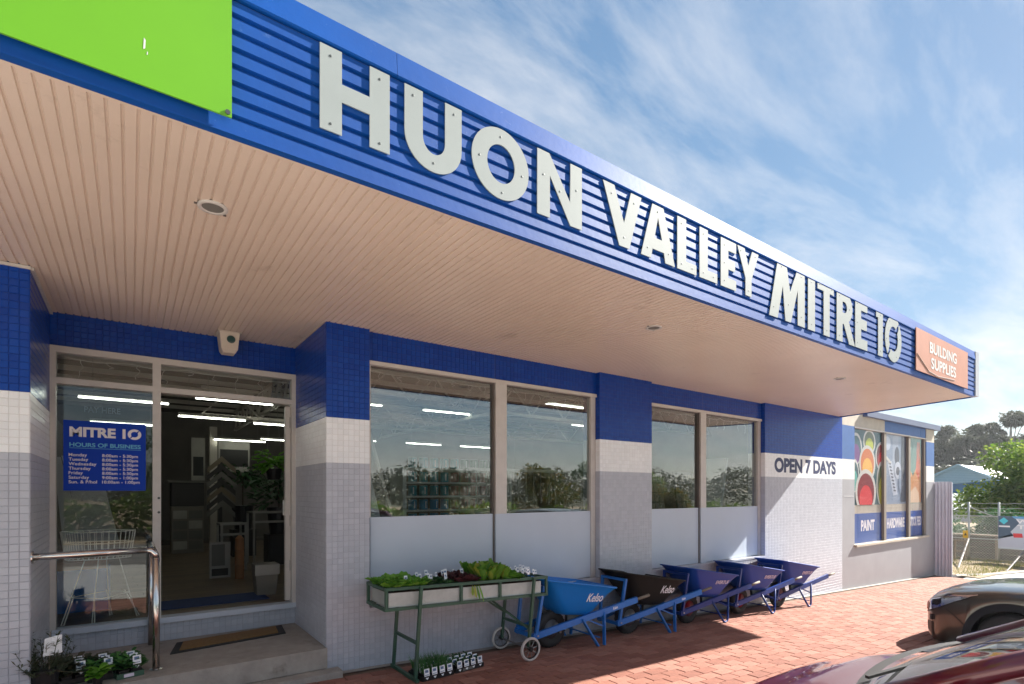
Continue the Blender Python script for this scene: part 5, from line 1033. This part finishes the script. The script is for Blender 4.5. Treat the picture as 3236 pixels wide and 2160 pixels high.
        fa0, fa1 = a0 + Vector((0,-.16,.005)), a1 + Vector((s*.004,-.10,-.03)); P('side_window', MB().grid(lambda u, v: bil(fa0, b0, b1, fa1, u, v), 2, 2), 'car_glass'); P('side_window', MB().grid(lambda u, v: bil(b0, c0+Vector((0,.12,0)), c1+Vector((0,.05,-.03)), b1, u, v), 2, 2), 'car_glass')
        P('window_seal', MB().tube([fa0, mid(fa0,fa1,.5)+Vector((s*.006,0,.004)), fa1, b1], .014, 6), 'car_black'); P('belt_strip', MB().bar(a0+Vector((s*.012,-.1,.004)), c0+Vector((s*.02,0,.0)), .02, .03), 'car_black')
        mr = P('door_mirror', MB().lathe([(.03,-.05),(.075,-.03),(.085,.02),(.06,.05)], 14, (s*(hw+.10), A0[0]-.30, zc_+.07), 'y'), paint, sm=True); P('mirror_arm', MB().bar((s*wb_,A0[0]-.28,zc_+.02), (s*(hw+.06),A0[0]-.30,zc_+.04), .05, .03), 'car_black', mr)
    P('dashboard', MB().box(-wb_*.93, A0[0]-.55, zc_-.12, wb_*.93, A0[0]-.06, zc_-.01), 'car_cabin'); P('cabin_floor', MB().box(-wb_*.9, C0[0]+.2, .35, wb_*.9, A0[0]-.1, .42), 'car_cabin')
    for s in (-1, 1): P('seat', MB().bbox(s*.36-.23, -2.55, .45, s*.36+.23, -2.35, 1.12, .05), 'car_cabin'); P('headrest', MB().bbox(s*.36-.12, -2.53, 1.13, s*.36+.12, -2.42, 1.30, .03), 'car_cabin')
    P('wiper', MB().bar((-.5,A0[0]+.10,zc_+.035), (.10,A0[0]-.06,zc_+.075), .018, .014), 'car_black'); P('cowl', MB().grid(lambda u, v: ((u-.5)*2*wb_, A0[0]+.01+bow(u,.13)+v*.05, zc_+.012-v*.004), 10, 2), 'car_black')
    return c
make_car('parked_car', 'dark grey car parked nose to the kerb in front of the wing', (8.75, 2.36, g(8.8)-.135), 1.80, 'car_grey', .96, 1.52)
make_car('parked_car', 'red car parked nose in close to the camera side of the path', (3.36, 2.06, g(3.3)-.135), 1.72, 'car_red', .90, 1.42, .20)
# ------------------------------------------------------------------ yard beyond the wing
def grassm(n, fx, seed, hmin, hmax):
    rnd = random.Random(seed); mb = MB()
    for k in range(n):
        x, y = fx(rnd); a = rnd.uniform(0,6.28); h = rnd.uniform(hmin,hmax); w_ = .010; p = Vector((x, y, g(x)-.02)); d = Vector((math.cos(a)*.4, math.sin(a)*.4, 1))*h
        sd = Vector((-math.sin(a)*w_, math.cos(a)*w_, 0)); mb.add([p-sd, p+sd, p+d], [(0,1,2)])
    return mb
struct('verge', sheet([17.3,20,24,30], [3.9,4.6,12], .006, lambda x, y: g(x) + .03*min(1, max(0,(y-3.9)*2))), 'verge_soil')
o = struct('verge_grass', grassm(9000, lambda r: (r.uniform(17.5,24.5), 4.05+r.random()**1.3*5 - .0), 4, .04, .16), 'grass', kind='stuff'); o['label'] = 'dry tufted grass on the verge before the fence'; o['category'] = 'grass'
vk = MB().tube([(17.15,4.36,g(17.1)+.0),(18.2,4.10,g(18.2)),(19.6,3.85,g(19.6)),(22,3.6,g(22)),(26,3.4,g(24))], .055, 6); struct('verge_kerb', vk, 'concrete')
FX = 23.4; zg = g(FX)
fn_ = thing('chain_link_fence', 'chain link fence with barbed wire and steel posts beyond the wing', 'fence', (FX, 5.0, zg))
for y in (7.6, 5.57, 4.79, 2.7, .6): part('post', MB().tube([(FX,y,zg-.1),(FX,y,1.26)], .030, 8), 'fence_galv', fn_, smooth=True)
for z in (.79, .02, -.74): part('rail', MB().tube([(FX,.6,z),(FX,7.6,z)], .020, 6), 'fence_galv', fn_)
for z in (1.22, 1.06, .92):
    wv = [(FX, .6+k*.2, z + .012*math.sin(k*2.1)) for k in range(36)]; part('barbed_wire', MB().tube(wv, .008, 4), 'fence_galv', fn_)
cm = MB(); k = .6
while k < 9.2:
    a, b = k, k-1.53; 
    def seg(p, q):
        (y0,z0),(y1,z1) = p, q
        if y1 < .6: f = (y0-.6)/(y0-y1); y1, z1 = .6, z0+(z1-z0)*f
        if y0 > 7.6: f = (y0-7.6)/(y0-y1); z0, y0 = z0+(z1-z0)*f, 7.6
        if y0 - y1 > .02:
            cm.bar((FX,y0,z0), (FX,y1,z1), .005, .005); cm.bar((FX+.004,8.2-y0,z0), (FX+.004,8.2-y1,z1), .005, .005)
    seg((a,-.74), (b,.79)); k += .085
part('chain_mesh', cm, 'fence_galv', fn_, stuff=True)
part('brace', MB().tube([(FX,5.57,1.10),(FX,4.95,.80)], .02, 6), 'fence_galv', fn_)
part('stay', MB().tube([(19.2,4.83,g(19.2)),(FX-.03,5.57,.0)], .028, 6), 'frame_dark', fn_); part('stay', MB().tube([(20.3,4.0,g(20.3)),(FX-.03,4.0,.0)], .024, 6), 'frame_dark', fn_)
def facing_x(me, x, y, z):                   # upright, reading from the shop side (text runs towards -y)
    me.transform(Matrix.Translation((x, y, z)) @ Matrix(((0,0,-1,0),(-1,0,0,0),(0,1,0,0),(0,0,0,1)))); return me
bn = thing('fence_banner', 'printed tank and ute banner tied to the chain link fence', 'banner', (FX-.05, 3.9, -.25)); pc('navy', (.05,.09,.15)); pc('skyblue', (.10,.30,.55)); pc('cyan', (.05,.50,.62)); pc('lilacgrey', (.48,.49,.58))
part('sheet', MB().box(FX-.05, 2.3, -.26, FX-.044, 4.80, .81), 'banner', bn)
def bq(pts, m, k=0, nm='print'): part(nm, MB().add([(FX-.0515-k*.001, y, z) for y, z in pts], [tuple(range(len(pts)))]), m, bn)
bq([(4.80,.81),(4.45,.81),(4.27,.62),(4.50,.30),(4.42,.18),(4.80,.05)], 'print_navy'); bq([(4.78,.66),(4.66,.77),(4.55,.66),(4.66,.54)], 'print_cyan', 1); bq([(4.47,.81),(2.3,.81),(2.3,.73),(4.40,.74)], 'print_skyblue', 1); bq([(4.44,.26),(4.22,.26),(4.20,.13),(4.42,.12)], 'print_red', 1)
bq([(4.79,-.20),(4.79,.0),(4.70,.14),(4.45,.22),(3.9,.25),(3.9,-.20)], 'print_lilacgrey', 0); bq([(4.18,-.05),(4.05,.05),(3.9,.02),(3.9,-.22),(4.05,-.22)], 'print_steeldark', 1)
part('lettering', facing_x(text_mesh('lettering', 'WATER', 'print_white', .2, .002, .006, width=.95, height=.13), FX-.0535, 4.36, .58), None, bn); part('lettering', facing_x(text_mesh('lettering', 'TANKS', 'print_white', .2, .002, .006, width=.95, height=.13), FX-.0535, 4.34, .40), None, bn)
bq([(4.78,.50),(4.51,.50),(4.51,.45),(4.78,.45)], 'print_white', 1, 'logo_line')
ys_ = thing('warning_sign', 'small yellow warning sign on the fence post', 'sign', (FX-.04, 5.65, .02)); part('plate', MB().box(FX-.045, 5.585, .02, FX-.041, 5.72, .28), 'yellow_sign', ys_); part('symbol', MB().add([(FX-.047,5.69,.11),(FX-.047,5.61,.11),(FX-.047,5.65,.21)], [(0,1,2)]), 'print_black', ys_)
rw = thing('sleeper_wall', 'weathered timber sleeper retaining wall behind the chain link fence', 'wall', (24.6, 5, zg))
for y in (8.2,7.3,6.4,5.85,5.0,4.1,3.2,2.3): part('post', MB().box(24.5, y, zg-.1, 24.6, y+.12, .05), 'timber_pale', rw)
for k in range(4): part('sleeper', MB().box(24.61, 1.5, zg+.02+k*.2, 24.70, 9, zg+.20+k*.2), 'timber', rw)
part('cap_rail', MB().box(24.46, 1.5, .051, 24.72, 9, .095), 'timber_pale', rw)
cbx = thing('timber_frame', 'pale timber frame leaning at the fence post', 'frame', (23.1, 5.8, zg)); 
for p, q in (((23.0,5.60,zg+.02),(23.1,5.60,-.06)),((23.0,5.86,zg+.02),(23.1,5.86,-.06)),((23.1,5.57,-.06),(23.1,5.89,-.06)),((23.05,5.57,-.42),(23.05,5.89,-.42))): part('bar', MB().bar(p, q, .045, .045), 'timber_pale', cbx)
# blue weatherboard house with gable, far down the street
hs = thing('gabled_house', 'blue weatherboard house with pale iron gable roof behind the hedge tree', 'house', (80, 20, -1))
HX = 80
part('wall', MB().box(HX, 16.2, -1.2, HX+12, 24.4, 3.2), 'cladding_deep', hs); gb = MB(); 
part('gable', MB().prism([(15.9,3.0),(24.7,2.2),(19.95,4.75)], HX-.25, HX-.02, 'x'), 'cladding_blue', hs)
for k in range(9): z = 2.75 + k*.2; hwid = max(.15, (4.75-z)/2.2*4.6); part('weatherboard', MB().box(HX-.28, 19.95-min(hwid,4.0), z, HX-.251, 19.95+hwid*.95, z+.012), 'cladding_deep', hs)
part('roof', MB().add([(HX-.5,19.95,4.85),(HX+12,19.95,4.85),(HX+12,25.2,2.15),(HX-.5,25.2,2.15)], [(0,1,2,3)]), 'roof_iron', hs); part('roof', MB().add([(HX-.5,19.95,4.85),(HX-.5,14.9,2.15),(HX+12,14.9,2.15),(HX+12,19.95,4.85)], [(0,1,2,3)]), 'roof_iron', hs)
part('barge_board', MB().bar((HX-.5,19.95,4.82),(HX-.5,25.2,2.12),.10,.22), 'cladding_blue', hs); part('barge_board', MB().bar((HX-.5,19.95,4.82),(HX-.5,14.9,2.12),.10,.22), 'cladding_blue', hs)
part('window', MB().box(HX-.06, 20.6, .6, HX-.01, 22.0, 2.0), 'frame_dark', hs)
ln = thing('lean_to', 'grey shed with white lean-to roof in front of the blue house', 'shed', (60, 14.5, -1)); part('wall', MB().box(60, 12.5, -1.0, 64, 17.5, -.05), 'zinc', ln); part('roof', MB().add([(59.6,12.0,.25),(59.6,17.9,-.05),(64,17.9,1.35),(64,12.0,1.65)], [(0,1,2,3)]), 'roof_iron', ln)
for k in range(9): part('roof_rib', MB().bar((59.6,12.3+k*.65,.245-k*.033),(64,12.3+k*.65,1.645-k*.033),.05,.06), 'roof_iron', ln)
# ------------------------------------------------------------------ trees
def crown_mesh(seed, lobes, n, L, W, m, shell=.55, aim=.4):
    rnd = random.Random(seed); mb = MB()
    for k in range(n):
        c, r = rnd.choice(lobes); d = Vector((rnd.gauss(0,1), rnd.gauss(0,1), rnd.gauss(0,1))).normalized(); q = shell + (1-shell)*rnd.random(); q = q if rnd.random() < .8 else rnd.random()
        p = Vector(c) + Vector((d.x*r[0], d.y*r[1], d.z*r[2]))*q*rnd.uniform(.85,1.12)
        mb.leaf(p, d + Vector((rnd.uniform(-1,1), rnd.uniform(-1,1), rnd.uniform(-.6,.6)))*aim*2, L*rnd.uniform(.6,1.3), W*rnd.uniform(.7,1.3), .2, rnd.uniform(0,3.1))
    return mb.mesh('crown', m)
def tree(name, label, loc, lobes, n, L, W, m, trunk_r, seed, barkm='bark', group=None, base=0.0):
    t = thing(name, label, 'tree', loc, 0, group); rnd = random.Random(seed)
    top = max(c[2] for c, r in lobes); tm = MB(); tm.tube([(0,0,-.2),(rnd.uniform(-.1,.1),rnd.uniform(-.1,.1),top*.4),(rnd.uniform(-.2,.2),rnd.uniform(-.2,.2),top*.95)], [trunk_r,trunk_r*.7,trunk_r*.2], 8); part('trunk', tm, barkm, t, smooth=True, world=False)
    for c, r in lobes:
        k = rnd.uniform(.3,.6); p = Vector((0,0,top*k*.8)); part('limb', MB().tube([p, p.lerp(Vector(c),.5)+Vector((0,0,r[2]*.15)), Vector(c)], [trunk_r*.45,trunk_r*.28,trunk_r*.08], 5), barkm, t, world=False)
    part('crown', crown_mesh(seed, lobes, n, L, W, m), None, t, world=False); return t
def lobes_in(seed, rx, ry, z0, z1, k, rr):
    rnd = random.Random(seed); out = []
    for i in range(k):
        a = rnd.uniform(0,6.28); q = rnd.random()**.6; z = rnd.uniform(z0,z1); f = math.sqrt(max(.05, 1-((z-(z0+z1)/2)/((z1-z0)/2+.01))**2*.85)); s = rr*rnd.uniform(.7,1.25); out.append(((rx*q*f*math.cos(a), ry*q*f*math.sin(a), z), (s,s,s*.8)))
    return out
tree('broadleaf_tree', 'dense sunlit bright green tree behind the chain link fence', (33, 5.1, -.85), lobes_in(2, 2.2, 2.9, .1, 4.2, 52, .9), 48000, .17, .12, 'leaf_tree', .22, 3)
for k, (x, y, h, lab) in enumerate([(26.3,8.6,1.7,'dark shrub behind the sleeper wall, beside the corrugated panel'), (26.0,6.9,1.5,'dark shrub behind the sleeper wall, by the warning sign'), (26.2,5.2,1.75,'dark shrub behind the sleeper wall, between the two fence posts'), (26.1,3.5,1.6,'dark shrub behind the sleeper wall, behind the banner')]):
    t = thing('shrub', lab, 'shrub', (x, y, -.8), 0, 'shrubs behind the fence'); lb = lobes_in(80+k, .55, .8, .35, h*.85, 10, .42); part('crown', crown_mesh(90+k, lb, 3600, .13, .07, 'leaf_dark'), None, t, world=False)
    for q in range(3): part('stem', MB().tube([(q*.08-.08,0,-.1),(q*.2-.2,.05,h*.7)], [.03,.01], 5), 'bark', t, world=False)
# gum trees on the hill behind
hill = MB()
def hz(x, y):
    d = math.hypot(x, y); a = math.degrees(math.atan2(y, x)); k = min(1, max(0, (d-75)/75)); return -1.2 + k*k*(3-2*k)*((5.6 if a > 0 else 2.6) + .8*math.sin(a*.5+1) + .7*math.sin(a*1.31))
def hp_(u, v): a = R(-150 + 300*u); d = 70 + v*v*300; x, y = d*math.cos(a), d*math.sin(a); return (x, y, hz(x, y) - (.6 if v == 0 else 0))
struct('hill', hill.grid(hp_, 90, 14), 'hill_soil', True)
rnd = random.Random(8)
def gum_proto(seed):
    r = random.Random(seed); lb = []
    for k in range(9): a = r.uniform(0,6.28); q = r.uniform(.5,2.2); s = r.uniform(.8,1.5); lb.append(((q*math.cos(a), q*math.sin(a), r.uniform(4.5,10.0)), (s,s,s*.6)))
    return tree('gum_tree', 'gum tree', (0,0,0), lb, 4200, .55, .22, 'leaf_gum', .22, seed, 'bark_gum', 'gum trees on the hill')
protos = [gum_proto(s) for s in (31,32,33)]; used = 0
glabs = 'gum tree on the wooded hill behind the blue house'
spots = []
for k in range(30):
    a = R(rnd.uniform(9.0,17.5)); d = rnd.uniform(118,150); spots.append((d*math.cos(a), d*math.sin(a), rnd.uniform(.6,.85)))
spots += [(126*math.cos(R(12.6)), 126*math.sin(R(12.6)), .98), (128*math.cos(R(10.9)), 128*math.sin(R(10.9)), 1.1), (124*math.cos(R(15.2)), 124*math.sin(R(15.2)), .9)]
for k, (x, y, s) in enumerate(spots):
    o = protos[k] if k < 3 else dup(protos[k % 3], (0,0,0)); o.location = (x, y, hz(x, y)); o.rotation_euler = (0,0,rnd.uniform(0,6)); o.scale = (s,s,s*rnd.uniform(.9,1.1)); o['label'] = glabs
fw = MB(); rf = random.Random(17)
for k in range(60000):
    a = R(rf.uniform(-115,22)); d = rf.uniform(92,150); x, y = d*math.cos(a), d*math.sin(a); z = hz(x,y) + rf.random()**.8*4.2*(1+.35*math.sin(a*37)+.25*math.sin(a*91+d)); fw.leaf((x,y,z), (rf.uniform(-1,1), rf.uniform(-1,1), rf.uniform(-.2,.7)), rf.uniform(.5,1.1), rf.uniform(.25,.5), .2, rf.uniform(0,3))
for k in range(26000):
    a = R(rf.uniform(4,22)); d = rf.uniform(122,150); x, y = d*math.cos(a), d*math.sin(a); z = hz(x,y) + rf.random()**.7*7.0*(1+.25*math.sin(a*61)+.2*math.sin(a*143+d*.3)); fw.leaf((x,y,z), (rf.uniform(-1,1), rf.uniform(-1,1), rf.uniform(-.2,.7)), rf.uniform(.5,1.0), rf.uniform(.25,.5), .2, rf.uniform(0,3))
o = struct('hill_forest', fw, 'leaf_gum', kind='stuff'); o['label'] = 'distant bushland covering the hills'; o['category'] = 'forest'
# ------------------------------------------------------------------ across the street (mirrored in the shop windows)
for k, (x, y, h, sp, m, lab) in enumerate([(10.6,-10.5,3.3,1.7,'leaf_olive','open crowned street tree mirrored in the first window'), (20,-15,3.6,2.0,'leaf_autumn','autumn coloured tree mirrored in the second bay'), (33,-24,5.4,1.7,'leaf_dark','dark conifer like tree mirrored beside the mullion'), (37,-22,4.3,2.3,'leaf_tree','round green tree across the street, mirrored in the second bay'), (2.6,-19,4.6,2.6,'leaf_dark','dark tree across the street, mirrored behind the hours board'), (27,-12,3.0,1.7,'leaf_autumn','small autumn tree across the street near the hedge end')]):
    tree('street_tree', lab, (x, y, g(x)-.25), lobes_in(50+k, sp, sp, h*.42, h*.98, 14, sp*.36), 4200, .20, .10, m, .13, 60+k, group='trees across the street')
hd = MB(); rnd = random.Random(9)
for k in range(14000):
    x = rnd.uniform(-10,45); hd.leaf((x, -13.2+rnd.uniform(-.7,.7), g(x)-.2+rnd.random()**.7*(1.55+.25*math.sin(x*1.7)+.2*math.sin(x*.6))), (rnd.uniform(-1,1), rnd.uniform(-.4,1), rnd.uniform(-.3,.8)), .26, .14, .2, rnd.uniform(0,3))
o = single('hedge', hd, 'leaf_tree', 'long clipped hedge across the street, mirrored in the windows', 'hedge')

# ------------------------------------------------------------------ the air: light haze that pales the far hill
hzm = bpy.data.materials.new('haze_air'); hzm.use_nodes = True; t_ = hzm.node_tree; t_.nodes.clear()
o_ = t_.nodes.new('ShaderNodeOutputMaterial'); v_ = t_.nodes.new('ShaderNodeVolumePrincipled'); v_.inputs['Color'].default_value = (.86,.90,.96,1); v_.inputs['Density'].default_value = .0004; v_.inputs['Anisotropy'].default_value = .35
t_.links.new(v_.outputs[0], o_.inputs['Volume']); MATS['haze_air'] = hzm
hb_ = link('haze', MB().box(-420, -420, -6.0, 520, 520, 24.0).mesh('haze', 'haze_air')); hb_['kind'] = 'stuff'
